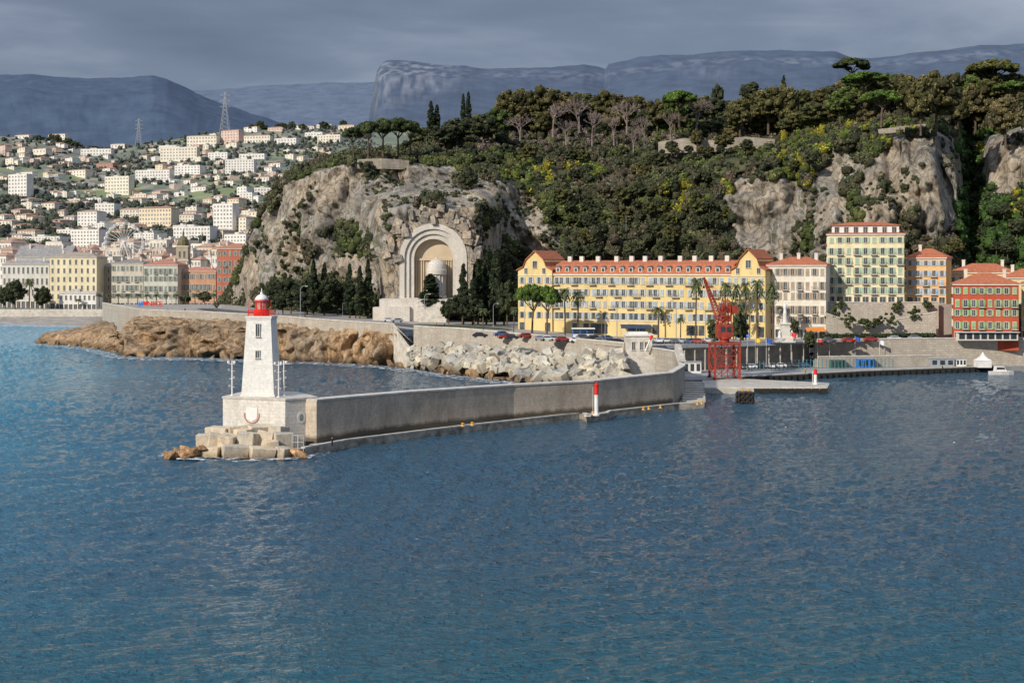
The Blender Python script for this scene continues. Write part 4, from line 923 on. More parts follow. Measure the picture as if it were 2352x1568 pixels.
# ================================================================ MONUMENT
def arch_prof(hw,zt_,n=20):
    sp=zt_-hw; p=[(-hw,0)]
    for i in range(n+1):
        a=math.pi-math.pi*i/n; p.append((hw*math.cos(a),sp+hw*math.sin(a)))
    p.append((hw,0)); return p
def archring(mb,h1,z1,h2,z2,y0,y1,outer=None,mi=0):
    o=outer or arch_prof(h1,z1); i_=arch_prof(h2,z2); n=len(o); vs=[(p[0],y0,p[1]) for p in o]+[(p[0],y0,p[1]) for p in i_]+[(p[0],y1,p[1]) for p in o]+[(p[0],y1,p[1]) for p in i_]
    fs=[]
    for k in range(n-1): fs+=[(k,k+n,k+1+n,k+1),(k+n,k+3*n,k+1+3*n,k+1+n),(k,k+1,k+1+2*n,k+2*n)]
    mb.add(vs,fs,mi)
base=P(995,686,YM)
t=thing('war_memorial_arch','monumental nested stone arch niche cut into the cliff, holding a giant urn','monument',base)
rings=[(12.3,27.5),(10.5,25.5),(8.8,23.7),(7.1,21.9)]
for k in range(3): mb=MB(); archring(mb,*rings[k],*rings[k+1],k*.8,k*.8+1.0 if k<2 else 4.6); mb.build('arch_ring',monst,t)
mb=MB(); mb.ext([(p[0]*1.02,p[1]) for p in arch_prof(7.1,22.1)],4.4,4.9); mb.build('niche_wall',ochre,t)
for s in (-1,1):
    for k in range(4): MB().box(s*(6.3-k*.85)-.22,s*(6.3-k*.85)+.22,3.9,4.35,0,14).build('pilaster',ochre,t)
MB().box(-6.9,6.9,3.7,4.37,14,14.8).build('lintel',ochre,t)
out=arch_prof(14,29.5); out=[(p[0]*(1+.08*random.uniform(-1,1)),p[1]+random.uniform(-1.0,1.2)) for p in out]; out[0]=(-13.6,0); out[-1]=(13.6,0)
mb=MB(); archring(mb,0,0,12.3,27.5,.4,12,outer=out); mb.build('rock_surround',masr,t)
m=MB()
for k in range(110):
    a=math.radians(random.uniform(-8,188)); rr_=random.uniform(13.2,18); m.obox((rr_*math.cos(a)*.98,random.uniform(.6,4),15.2+rr_*math.sin(a)),(random.uniform(1.4,3.4),3.5,random.uniform(1.4,3.6)),(random.uniform(-.3,.3),random.uniform(-.4,.4),random.uniform(-.4,.4)))
m.build('rubble_blocks',masr,t)
u=ob('urn',MB().lathe([(3.8,0),(3.8,1.0),(3.0,1.2),(3.0,8.6),(3.7,8.9),(3.75,10.6),(3.5,10.8),(3.45,11.6),(3.2,12.6),(2.7,13.4),(1.9,14.1),(1.0,14.5),(.5,14.6),(.45,15),(0.01,15.1)],28).mesh('urn',monst),t,(1.2,.6,0))
for k in range(16): a=k*math.tau/16; MB().tube((3.15*math.cos(a),3.15*math.sin(a),1.1),(3.15*math.cos(a),3.15*math.sin(a),8.8),.2,n=8).build('column',monst,u)
MB().box(-19,5.5,-7,8,-10,-.003).build('podium',monst,t); MB().box(-21.5,-19.02,-6,3,-10,-3).build('side_block',monst,t)
MB().box(-17,-8,-8.5,-7.02,-10,-2.6).box(-12.3,12.3,-.6,3.6,-.001,.3).build('ledge',monst,t)
m=MB()
for k in range(18): m.box(-5,5.4,-7.1-(k+1)*.45,-7.05-k*.45,-10,-.6-k*.5)
m.build('steps',coping,t)
cliffwall=MBrick('old_cliff_masonry',(.46,.4,.33),(.38,.33,.27),(.28,.24,.19),1.1,.6,(1,.1),stain=(.26,.22,.16),bump=.15,so=.4)
wallrun('cliff_top_wall','pale masonry terrace wall under the umbrella pines on the left cliff top',[((818-CX)*601/F,603),((875-CX)*596/F,600),((938-CX)*600/F,604)],[zt(364,598),zt(360,592),zt(367,600)],[zt(385,598),zt(385,592),zt(388,600)],3,cliffwall,False)
wallrun('hill_terrace_wall','long ruined stone wall high on the hill among trees',[((1512-CX)*622/F,622),((1570-CX)*618/F,618),((1640-CX)*612/F,612),((1710-CX)*612/F,612),((1780-CX)*611/F,611)],[zt(326,622),zt(318,618),zt(322,612),zt(314,612),zt(320,611)],[zt(352,620)]*5,1,cliffwall,False)
for k in range(12):
    px=1515+k*23+random.uniform(-6,6); s=random.uniform(12,24)
    tree('rnd',px,356,356-s,s*1.1,600,'small bush growing in front of the ruined hill wall','bushes in front of the hill wall',random.choice([DF,OL,DK]))
wallrun('hill_viewpoint_wall','short stone viewpoint wall above the right cliff',[((2020-CX)*560/F,562),((2120-CX)*560/F,556)],[zt(297,562),zt(284,556)],[zt(310,566),zt(300,556)],1,cliffwall,False)
wallrun('cliff_ledge_wall','stone ledge wall at the foot of the cliff left of the arch',[((800-CX)*545/F,545),((905-CX)*540/F,540)],[zt(598,545),zt(600,540)],[zt(612,545),zt(680,540)],1,masr,False)
gd='dark trees along the foot of the cliff'
def rt(kind,px,pb,pt,w,label,grp,c=None,Y=None):
    Y=Y or (H-zr(px))*F/(pb-HY); return tree(kind,px,pb,pt,w,Y,label,grp,c)
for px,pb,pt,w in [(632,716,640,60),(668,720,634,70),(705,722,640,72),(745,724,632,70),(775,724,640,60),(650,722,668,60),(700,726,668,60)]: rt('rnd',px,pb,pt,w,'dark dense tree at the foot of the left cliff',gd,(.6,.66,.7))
for px,pb,pt,w in [(720,724,596,24),(745,724,604,22),(803,730,606,26),(826,731,612,24),(845,731,596,26),(1117,742,580,30),(1137,744,576,32),(1158,744,596,30),(1098,742,596,26),(1064,742,606,30),(1086,744,640,28)]: rt('cyp',px,pb,pt,w,'tall dark cypress beside the great stone arch' if px>1000 else 'tall dark cypress at the cliff foot left of the great arch',gd)
rt('cyp',987,736,630,54,'broad dark oval cypress standing in front of the giant urn',None)
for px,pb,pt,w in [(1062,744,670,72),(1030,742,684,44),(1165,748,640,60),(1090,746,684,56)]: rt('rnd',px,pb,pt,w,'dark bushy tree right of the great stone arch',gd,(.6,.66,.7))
rt('umb',1222,762,652,82,'left of two umbrella pines before the yellow building',None,BG); rt('umb',1256,764,656,74,'right of two umbrella pines before the yellow building',None,BG)
for px,pb,pt,w in [(1298,766,652,36),(1327,766,660,38),(1512,772,698,38),(1563,774,726,26),(1110,757,704,26),(1180,762,700,24),(1598,778,626,34),(1665,778,636,34),(1690,778,640,30),(1713,778,636,34),(1741,780,630,38),(1775,782,636,34),(1685,780,684,30),(1632,780,728,30),(1770,782,655,28),(1700,782,690,30)]:
    rt('palm',px,pb,pt,w,'palm tree with slender trunk in front of the long yellow building' if px>1190 else 'small palm tree on the lawn right of the arch','palms by the harbour road')
for px,pb,pt,w in [(1700,782,712,46),(1990,752,735,26),(1870,756,718,34),(1825,760,730,24),(1640,782,735,34),(1860,790,758,34)]: rt('rnd',px,pb+16,pt,w,'small leafy tree beside the harbour road',None,BG if px>1900 else DF)
for k in range(13):
    px=228+k*22; tree('palm',px,702,672,20,792 if px<300 else 700,'small promenade palm before the grey seafront buildings','palms on the seafront promenade')
for px,pb,pt,w,kd in [(67,712,634,26,'palm'),(180,712,684,20,'palm'),(35,712,640,56,'rnd'),(98,712,655,46,'rnd'),(12,712,655,34,'rnd'),(470,700,668,36,'rnd'),(425,700,676,30,'rnd')]:
    tree(kd,px,pb,pt,w,812 if px<200 else 740,('promenade palm' if kd=='palm' else 'dark rounded tree')+' on the seafront promenade','trees on the seafront promenade',DK if kd=='rnd' else None)
# ================================================================ BREAKWATER
def wl(px,py,z): g_=G(px,py,z); return (g_.x,g_.y)
def XY(px,Y): return ((px-CX)*Y/F,Y)
top=[(727,236.8,917),(830,247,908),(950,256.5,898),(1180,275.5,883),(1362,288,874),(1425,294.5,867),(1545,307.5,855)]
pts=[XY(a,Y) for a,Y,b in top]; zts=[zt(b,Y)-.3 for a,Y,b in top]
wallrun('breakwater_wall','long high brown masonry breakwater wall running from the lighthouse to the shore',pts,zts,[-1]*7,2.6,bwall,cat='breakwater')
wallrun('breakwater_root','pale stone wall turning back from the breakwater end towards the signal house',[pts[-1],XY(1573,326),XY(1560,372),XY(1502,390)],[zts[-1]+.003,7.9,8.6,8.6],[-1,-1,-1,-1],1.2,seamas)
st_=thing('root_parapet','stepped pale parapet on the wall beside the signal house','parapet'); m=MB()
for k in range(6):
    a_=Vector(XY(1571-2*k,332+k*7)); m.box(a_.x-.5,a_.x+.5,a_.y,a_.y+6.9,8.6,9.0+.32*k)
m.build('blocks',coping,st_)
m=MB(); fr_=[(700,1046),(800,1027),(1060,994),(1330,963),(1338,963),(1348,970),(1396,963),(1403,958),(1560,940),(1618,937),(1622,926),(1590,916),(1606,896)]
fp=[wl(a,b,0) for a,b in fr_]
qy=thing('quay_ledge','narrow stone quay at the foot of the breakwater wall','quay')
outer=[Vector(p) for p in fp]
def wallat(x):
    xs=[p[0] for p in pts]; return float(np.interp(x,xs,[p[1] for p in pts]))
ledm=M('quay_stone',(.46,.41,.33),(.17,.14,.1),.5,.9,.05)
for i in range(8):
    a_,b_=outer[i],outer[i+1]
    if b_.x-a_.x<.05: continue
    m.prism([a_,b_,(b_.x,wallat(b_.x)+.4),(a_.x,wallat(a_.x)+.4)],-1.5,1.15)
m.prism([outer[8],outer[9],outer[10],outer[11],outer[12],XY(1575,345),XY(1573,327),(outer[8].x,308)],-1.5,1.15)
m.build('ledge',ledm,qy)
m=MB()
for i in range(9):
    a_,b_=outer[i],outer[i+1]; d=(b_-a_)
    if d.length<1: continue
    d.normalize(); nn=Vector((-d.y,d.x))*.75; m.prism([a_-nn*.05,b_-nn*.05,b_+nn,a_+nn],1.153,1.4)
m.build('edge_stones',coping,qy)
m=MB()
for i in range(9): a_=wl(1584,922-3*i,1.2); m.box(a_[0]-1.5,a_[0]+3.5,a_[1],a_[1]+3,1.1,1.4+.22*i)
m.build('steps',concrete,qy)
def bollard():
    t=ob('mooring_bollard',None); MB().lathe([(.35,0),(.28,.15),(.22,.5),(.36,.6),(.36,.75),(.15,.8)],12).build('post',yel,t); MB().lathe([(.5,0),(.5,.08)],12).build('base',concrete,t); return t
BO=Proto(bollard)
for px,py in [(1063,979),(1085,977),(1362,952),(1478,941),(1490,940),(1517,937),(1602,929),(1612,927)]:
    o=BO.get(); o.location=G(px,py,1.2); o.scale=(.9,.9,.85); tag(o,'orange yellow mooring bollard on the breakwater quay','bollard','bollards on the quay')
def beacon(px,pb,pt,z,label):
    g_=G(px,pb,z); h=(pb-pt)*g_.y/F; t=thing('harbour_beacon',label,'beacon',g_)
    MB().lathe([(.7,0),(.7,.3),(.42,.32),(.42,h*.62)],14).build('post',white,t); MB().lathe([(.42,h*.62),(.42,h*.9),(.52,h*.9),(.52,h*.93)],14).build('red_top',redp,t)
    MB().lathe([(.18,h*.93),(.2,h*.98),(.08,h)],8).build('lamp',redp,t)
    m=MB()
    for s in (-.2,.2): m.tube((-.7,s,0),(-.7,s,h*.85),.04,n=4)
    for k in range(12): m.tube((-.7,-.2,h*.07*k),(-.7,.2,h*.07*k),.03,n=4)
    m.build('ladder',white,t); return t
beacon(1370,954,877,1.2,'white beacon post with red top on the quay in front of the breakwater')
beacon(1873,883,846,1.3,'small white and red beacon at the tip of the low pier')
# ================================================================ LIGHTHOUSE
A0=P(512,0,240); B0=P(655,0,235.5); C0=P(728,0,239.5)
t=thing('lighthouse','white square lighthouse with red lantern on a high pale stone plinth at the breakwater tip','lighthouse',(0,0,0))
poly=[(A0.x,A0.y),(B0.x,B0.y),(C0.x,C0.y),(C0.x-5,C0.y+10),(A0.x+2,A0.y+11)]
MB().prism(poly,-1,8.4).build('plinth',plinthm,t)
cx_=sum(p[0] for p in poly)/5; cy_=sum(p[1] for p in poly)/5
MB().prism([(cx_+(p[0]-cx_)*1.02,cy_+(p[1]-cy_)*1.02) for p in poly],8.403,8.7).build('plinth_coping',coping,t)
m=MB(); tc=P(601,0,242); ang=R(-4)
def sq(hw): return [Vector((tc.x,tc.y))+Matrix.Rotation(ang,2)@Vector(p) for p in [(-hw,-hw),(hw,-hw),(hw,hw),(-hw,hw)]]
h0,h1=2.8,2.08
b0=sq(h0); b1=sq(h1); zb_,zt_=8.7,21.6
vs=[(p.x,p.y,zb_) for p in b0]+[(p.x,p.y,zt_) for p in b1]
m.add(vs,[(3,2,1,0),(4,5,6,7),(0,1,5,4),(1,2,6,5),(2,3,7,6),(3,0,4,7)]); m.build('tower',whitestone,t)
MB().prism([tuple(p) for p in sq(2.95)],8.71,9.1).build('tower_base',whitestone,t)
MB().prism([tuple(p) for p in sq(2.14)],21.603,21.9).prism([tuple(p) for p in sq(2.26)],21.903,22.2).build('gallery',whitestone,t)
def face(z): hw=h0-(h0-h1)*(z-zb_)/(zt_-zb_); p=Vector((tc.x,tc.y))+Matrix.Rotation(ang,2)@Vector((0,-hw)); return (p.x,p.y,z)
for z,h in ((18.8,2.1),(15.2,1.2)):
    f=face(z); ob('window',wmesh(.6,h),t,(f[0]-.1,f[1]-.03,z),ang)
gm=MB()
for z in (22.6,22.9,23.2):
    s_=sq(1.95)
    for i in range(4): gm.tube((*s_[i],z),(*s_[(i+1)%4],z),.035,n=4)
for i in range(4):
    for k in range(8): p=sq(1.95)[i].lerp(sq(1.95)[(i+1)%4],k/8); gm.tube((*p,22.2),(*p,23.2),.03,n=4)
gm.build('gallery_rail',redp,t)
ob('lantern',MB().lathe([(1.35,22.21),(1.35,23.3),(1.2,23.32)],16,(tc.x,tc.y,0)).mesh('lantern',redp),t)
MB().lathe([(.98,23.33),(.98,24.6)],16,(tc.x,tc.y,0)).build('lantern_glass',M('lantern_glass',(.55,.3,.26),(.4,.16,.13),2,.1,spec=.8),t)
mm=MB()
for k in range(8): a=k*math.tau/8; mm.tube((tc.x+1.05*math.cos(a),tc.y+1.05*math.sin(a),23.3),(tc.x+1.05*math.cos(a),tc.y+1.05*math.sin(a),24.65),.07,n=4)
mm.build('lantern_bars',redp,t)
MB().lathe([(1.22,24.6),(1.22,24.85)],16,(tc.x,tc.y,0)).build('lantern_ring',redp,t)
MB().lathe([(1.2,24.853),(1.08,25.25),(.75,25.65),(.35,25.85),(.22,25.9),(.26,26.15),(.1,26.3),(.04,26.9)],16,(tc.x,tc.y,0)).build('dome',white,t,smooth=True)
for s in (-1,1): MB().tube((tc.x+s*1.9,tc.y-1.8,22.2),(tc.x+s*1.9,tc.y-1.8,24.8),.04,n=5).build('aerial',redp,t)
d=(B0-A0); a_=math.atan2(d.y,d.x); pl=ob('plaque',None,t,(A0.x+d.x*.47,A0.y+d.y*.47-.03,5.9),a_)
MB().ext([(-1.1,.2),(-1.0,-.7),(0,-1.2),(1.0,-.7),(1.1,.2),(1.1,1.1),(-1.1,1.1)],-.08,-.0).build('shield',white,pl)
m=MB()
for k in range(9):
    a=math.pi+math.pi*k/8; m.obox((1.4*math.cos(a),-.05,-.1+1.35*math.sin(a)),(.5,.08,.2),(0,-a+math.pi/2,0))
m.build('red_arc',M('faded_red',(.5,.22,.17),(.4,.17,.13),1,.8),pl)
d=(C0-B0); a_=math.atan2(d.y,d.x); pl=ob('emblem',None,t,(B0.x+d.x*.5,B0.y+d.y*.5-.02,5.4),a_)
MB().ext([(.75*math.cos(k*math.tau/16),1.0*math.sin(k*math.tau/16)) for k in range(16)],-.07,0).build('disc',white,pl); MB().ext([(.38*math.cos(k*math.tau/12),.6*math.sin(k*math.tau/12)) for k in range(12)],-.1,-.072).build('boss',M('faded_green',(.25,.3,.27),(.2,.25,.22),1,.8),pl)
def mast():
    t=ob('light_mast',None); MB().tube((0,0,0),(0,0,6),.13,.1,8).lathe([(.3,0),(.3,.2)],8).build('pole',white,t)
    MB().tube((-.7,0,5.4),(.5,0,5.4),.06,n=5).tube((-.6,0,4.2),(.4,0,4.2),.05,n=5).tube((-.5,0,2.9),(.4,0,2.9),.05,n=5).tube((-.5,0,1.5),(.4,0,1.5),.05,n=5).build('cross_arms',white,t)
    for x,z in ((-.6,5.7),(.4,5.7),(-.5,4.4),(.35,3.1),(-.4,1.7)): MB().lathe([(.1,-.2),(.24,-.15),(.22,.12),(.1,.2)],8,(x,0,z)).build('floodlight',white if z>5 else grey,t)
    return t
MA=Proto(mast)
for px,Y,lb in [(533,241,'white mast with floodlights left of the lighthouse tower'),(640,238,'white mast with floodlights right of the lighthouse tower'),(652,241,'second white floodlight mast at the right rear of the tower')]:
    o=MA.get(); p=P(px,0,Y); o.location=(p.x,p.y,8.71); tag(o,lb,'light mast','floodlight masts on the plinth')
t=thing('quay_gate','rusty white railing gate at the lighthouse plinth corner','gate',G(684,1034,1.2)); m=MB()
for x in (-.9,0,.9): m.tube((x,0,-.3),(x,0,2.4),.06,n=5)
for z in (.3,1.3,2.4): m.tube((-.9,0,z),(.9,0,z),.05,n=5)
for k in range(8): m.tube((-.9+k*.257,0,.3),(-.9+k*.257,0,2.4),.025,n=4)
m.build('railing',coping,t)
CB=[blockmesh('stone_block',cblock,*s,.06,.1) for s in [(2.7,2.5,2.5),(3.1,2.4,2.6),(2.3,2.3,2.6),(4.0,2.8,1.9)]]
gb='blocks piled at the lighthouse foot'
for i,(px,py,Y,k,s) in enumerate([(468,1014,231,2,.95),(494,1014,230.6,2,1.0),(524,1016,229.5,0,1.0),(572,1012,229.5,1,1.05),(610,1008,230.3,0,1.0),(650,1012,229.8,1,1.0),(505,994,233.5,3,1.),(550,991,233.5,3,1.),(598,990,233.8,3,1.),(640,996,232.5,0,1.0),(540,1036,227.2,3,1.0),(602,1040,226.8,3,.95),(650,1041,227.3,0,.8),(485,1037,228,3,.8),(560,1003,231.5,0,1.0),(625,1028,228.3,2,.9)]):
    tag(ob('stone_block',CB[k],None,P(px,py,Y),(random.uniform(-.16,.16),random.uniform(-.2,.2),random.uniform(-.6,.6)),(s,s,s)),'pale squared stone block at the foot of the lighthouse plinth','stone block',gb)
for i in range(30):
    px=random.choice([random.uniform(385,470),random.uniform(385,470),random.uniform(400,695)]); py=random.uniform(1038,1046)
    if px<470: py=1045-(px-380)/90*22*random.random()
    Y=random.uniform(226,230); s=random.uniform(.8,1.6)
    p=P(px,py,Y); o=tag(ob('boulder',random.choice(BM_),None,(p.x,p.y,max(-.2,min(p.z,1.8))),(random.random()*.6,random.random()*.6,random.random()*6),(s*1.7,s*1.2,s*.8)),'orange brown boulder at the waterline below the lighthouse','boulder',gb)
    q=random.uniform(.75,1.25); o.color=(q*1.15,q,q*.88,1)
# ================================================================ SIGNAL HOUSE
t=thing('signal_house','small white flat roofed signal house where the breakwater meets the shore','building',P(1438,0,388)); t.location.z=3
W_=60*388/F; m=MB().box(0,W_,0,7,-3,9.0); m.build('wall',coping,t); MB().box(-.3,W_+.3,-.4,7.3,9.003,9.5).build('cornice',white,t); MB().box(1,W_-1,1,6,9.503,10.0).build('roof_block',white,t)
MB().box(-.2,W_+1.5,-2.2,-.01,-3,3.2).box(0,W_*1.3,-1.9,-.2,3.203,3.5).build('lower_wall',coping,t)
for x in (2,W_/2+.6,W_-1.6): ob('window',wmesh(.8,2.2),t,(x,0,5.2))
t=thing('storm_signal','slanted red and white signal mast beside the signal house roof','signal',P(1482,806,386.5)); MB().tube((0,0,0),(1.3,0,3),.22,.22,8).build('white_section',white,t); MB().tube((1.3,0,3.01),(1.9,0,4.3),.26,.42,8).build('red_section',redp,t)
# ================================================================ WHARF, PIER
fw=[(1640,883),(1700,878),(1850,871),(2000,863),(2270,853),(2480,849)]
fp=[wl(a,b,0) for a,b in fw]; bk=[((p-CX)*(yf(p)+12)/F,yf(p)+12) for p in (2520,2150,1870,1500)]
wf=MB().prism(fp+bk+[wl(1572,885,0)],-2,1.5).build('wharf',wharfm); struct(wf)
m=MB()
for i in range(len(fp)-1):
    a_=Vector(fp[i]); b_=Vector(fp[i+1]); d=(b_-a_).normalized(); nn=Vector((-d.y,d.x)); m.prism([a_-nn*.02,b_-nn*.02,b_+nn*.8,a_+nn*.8],1.503,1.75)
struct(m.build('wharf_kerb',coping))
fend=MB().box(-.9,.9,-.45,0,-.9,.75).mesh('rubber_fender',black)
for k in range(44):
    u=k/43; px=1712+u*(2300-1712); x=np.interp(px,[a for a,b in fw],[b for a,b in fw]); g_=G(px,x,0)
    tag(ob('rubber_fender',fend,None,(g_.x,g_.y-.05,.65),R(8)),'black rubber fender hanging on the long wharf edge','fender','fenders on the long wharf')
SHARE.add('black rubber fender hanging on the long wharf edge')
pr=[wl(1618,904,0),wl(1900,903,0),wl(1906,890,0),wl(1700,880,0),wl(1612,880,0)]
pz=thing('low_pier','low concrete pier reaching right in front of the wharf','pier'); MB().prism(pr,-2,1.25).build('deck',concrete,pz); MB().prism([(pr[0][0]+.2,pr[0][1]+.2),(pr[1][0]-.2,pr[1][1]+.2),(pr[1][0]-.2,pr[1][1]+1),(pr[0][0]+.2,pr[0][1]+1)],1.253,1.5).build('kerb',coping,pz)
for k in range(9):
    px=1740+k*19; g_=G(px,903.5,0); tag(ob('rubber_fender',fend,None,(g_.x,g_.y-.02,.5),0),'black rubber fender on the low pier side','fender','fenders on the low pier')
t=thing('mooring_dolphin','dark tyre covered mooring block in the water before the low pier','mooring block',G(1711,925,0)); MB().box(-1.6,1.6,-1.2,1.6,-1,2.6).build('block',M('rusty_block',(.12,.08,.05),(.06,.045,.03),1,.9),t)
def torus(R_,r_,n=14,k=6):
    m=MB(); vs=[];fs=[]
    for i in range(n):
        for j in range(k):
            a=math.tau*i/n; b_=math.tau*j/k; vs.append(((R_+r_*math.cos(b_))*math.cos(a),r_*math.sin(b_),(R_+r_*math.cos(b_))*math.sin(a)))
            fs.append((i*k+j,((i+1)%n)*k+j,((i+1)%n)*k+(j+1)%k,i*k+(j+1)%k))
    m.add(vs,fs); return m.mesh('tyre',black)
tm=torus(.5,.24)
for x,z in ((-1.1,.6),(0,.7),(1.1,.6),(-1.1,1.8),(0,1.9),(1.1,1.8)): ob('tyre',tm,t,(x,-1.4,z))
for z in (.6,1.8): ob('tyre',tm,t,(-1.85,0,z),R(90)); ob('tyre',tm,t,(1.85,.2,z),R(90))
MB().tube((-.6,0,2.6),(-.6,0,3.4),.12).tube((.8,0,2.6),(.8,0,3.2),.12).build('posts',yel,t)
# ================================================================ CRANE
t=thing('harbour_crane','old red lattice harbour crane with raised jib on portal legs','crane',G(1664,868,1.5),R(8)); s=t.location.y/F
hw=29*s
for sx in (-1,1):
    for sy in (-1,1):
        MB().box(sx*hw-.24,sx*hw+.24,sy*hw*.8-.24,sy*hw*.8+.24,0,9).box(sx*hw-.45,sx*hw+.45,sy*hw*.8-.45,sy*hw*.8+.45,0,.4).build('leg',redcr,t)
m=MB()
for sy in (-1,1):
    y=sy*hw*.8
    for z0,z1 in ((.4,3.2),(3.2,6),(6,8.8)):
        for xa,xb in ((-hw,0),(0,hw)): m.tube((xa,y,z0),(xb,y,z1),.1,n=4).tube((xb,y,z0),(xa,y,z1),.1,n=4)
        m.tube((-hw,y,z1),(hw,y,z1),.14,n=4)
    m.tube((0,y,0),(0,y,9),.15,n=4)
for sx in (-1,1):
    for z0,z1 in ((.4,4.5),(4.5,8.8)): m.tube((sx*hw,-hw*.8,z0),(sx*hw,hw*.8,z1),.1,n=4).tube((sx*hw,hw*.8,z0),(sx*hw,-hw*.8,z1),.1,n=4)
m.build('portal_bracing',redcr,t)
MB().box(-hw-.3,hw+.3,-hw*.8-.3,hw*.8+.3,9.003,9.45).build('portal_deck',redcr,t)
MB().lathe([(1.3,9.45),(1.3,10.4),(1.8,10.4),(1.8,10.8)],16).build('slewing_ring',redcr,t)
cb=MB().box(-1.9,1.8,-1.5,2.1,10.803,14.2).build('cabin',redcr,t); MB().box(-1.5,-.3,-1.56,-1.503,12.2,13.6).box(.2,1.4,-1.56,-1.503,12.2,13.6).build('cabin_window',glass,cb)
m=MB()
for sx in (-1,1):
    for sy in (-1,1): m.tube((sx*1.5,sy*1.3,14.2),(sx*.8+.4,sy*.7,20.5),.16,n=4)
for k in range(6):
    z0=14.2+k*1.05; z1=z0+1.05; f0=k/6; f1=(k+1)/6
    for sy in (-1,1):
        xl0,xr0=-1.5+1.1*f0,1.5-.3*f0; xl1,xr1=-1.5+1.1*f1,1.5-.3*f1; m.tube((xl0,sy*(1.3-.6*f0),z0),(xr1,sy*(1.3-.6*f1),z1),.09,n=4).tube((xr0,sy*(1.3-.6*f0),z0),(xl1,sy*(1.3-.6*f1),z1),.09,n=4).tube((xl1,sy*(1.3-.6*f1),z1),(xr1,sy*(1.3-.6*f1),z1),.1,n=4)
m.box(-.8,1.4,-.7,.7,17.6,18.9).box(-.3,1.7,-1,1,15.0,16.4); m.build('machinery_tower',redcr,t)
tip=Vector((-49*s,0,231*s)); root_=Vector((-.8,0,14.2)); m=MB(); d=tip-root_
for sy in (-1,1):
    for off in (-1,1):
        pr_=Vector((d.z,0,-d.x)).normalized(); m.tube(root_+Vector((0,sy*.8,0))+pr_*off*.9,tip+Vector((0,sy*.2,0))+pr_*off*.15,.15,n=4)
for k in range(16):
    u=k/16; v=(k+1)/16
    for sy in (-1,1):
        m.tube(root_+d*u+Vector((0,sy*.8*(1-u),0))+pr_*.9*(1-u),root_+d*v+Vector((0,sy*.8*(1-v),0))-pr_*.9*(1-v),.09,n=4); m.tube(root_+d*u-pr_*.9*(1-u)+Vector((0,sy*.8*(1-u),0)),root_+d*v+pr_*.9*(1-v)+Vector((0,sy*.8*(1-v),0)),.09,n=4)
m.build('jib',redcr,t)
MB().tube(tip,(.9,0,20.5),.07,n=4).tube(tip,(1.2,0,18),.07,n=4).build('stay_cables',redcr,t)
MB().tube((1.0,0,15),(2.8,0,18.6),.26).box(1.9,3.5,-.9,.9,17.0,19.1).build('counterweight',redcr,t)
MB().tube(tip,tip-Vector((0,0,2.2)),.05,n=4).box(tip.x-.25,tip.x+.25,-.2,.2,tip.z-2.9,tip.z-2.2).build('hook',dark,t)
# ================================================================ CARS
def car():
    t=ob('parked_car',None); m=MB()
    m.ext([(-2.1,.35),(2.1,.35),(2.15,.75),(1.9,.9),(1.1,1.0),(.55,1.45),(-1.1,1.48),(-1.75,1.05),(-2.12,.95)],-.85,.85); m.build('body',carpaint,t)
    g_=MB()
    for y in (-.862,.852): g_.add([(.95,y,1.0),(.5,y,1.38),(-1.05,y,1.4),(-1.55,y,1.05)],[(0,1,2,3)])
    g_.add([(1.12,-.75,1.02),(1.12,.75,1.02),(.6,.7,1.44),(.6,-.7,1.44)],[(0,1,2,3)]).add([(-1.78,-.75,1.07),(-1.78,.75,1.07),(-1.16,.7,1.47),(-1.16,-.7,1.47)],[(0,1,2,3)])
    g_.build('car_windows',glass,t)
    for x in (-1.3,1.3):
        for y in (-.8,.8): MB().tube((x,y-.1,.33),(x,y+.1,.33),.33,n=12).build('wheel',black,t)
    for y in (-.6,.6): MB().box(2.13,2.17,y-.18,y+.18,.62,.76).build('headlight',white,t)
    return t
CA=Proto(car)
CC=[((.7,.7,.7),'white'),((.03,.03,.035),'black'),((.3,.31,.33),'silver grey'),((.05,.1,.25),'dark blue'),((.35,.03,.02),'red'),((.7,.7,.7),'white'),((.1,.1,.11),'dark grey')]
def putcar(px,py,z,rz,where,grp,c=None):
    o=CA.get(); o.location=G(px,py,z); o.rotation_euler=(0,0,rz); c=c or random.choice(CC)
    for ch in o.children:
        if ch.name.startswith('body'): ch.color=(*c[0],1)
    tag(o,'%s car parked %s'%(c[1],where),'car',grp); return o
for px,py in [(1103,775),(1160,778),(1176,779),(1238,782),(1256,783),(1274,783),(1292,784),(1325,786),(1352,786),(1378,788),(1400,788),(1418,789),(1512,787),(1530,787),(1548,788),(1566,788),(1584,788),(1604,788),(1622,787),(1150,772),(1205,776),(1340,779),(1365,780),(1390,781)]:
    putcar(px,py,zr(px)+.07,random.choice([R(20),R(200),R(-5),R(95)]),'on the upper car park','cars on the upper car park')
putcar(893,739,zr(893)+.05,R(10),'on the road left of the great arch',None,CC[0]); putcar(912,740,zr(912)+.05,R(190),'near the steps of the great arch',None,CC[2])
for px in [1708,1722,1738,1752,1772,1790,1808,1826,1842]: putcar(px,847+ (px-1708)*-.03,1.52,R(90)+random.choice([0,R(180),R(90)]),'under the parking deck on the wharf','cars on the wharf')
for px,py in [(1905,790),(1950,790),(2000,788),(2055,786),(2100,784)]: putcar(px,py-4,8.87,R(3),'on the upper road above the harbour wall','cars on the upper road')
for px,py in [(1900,838),(1925,839),(1950,836),(1980,838),(2125,837),(2035,839),(2185,838)]: putcar(px,py,1.52,R(5),'in the open on the right part of the wharf','cars on the open wharf')
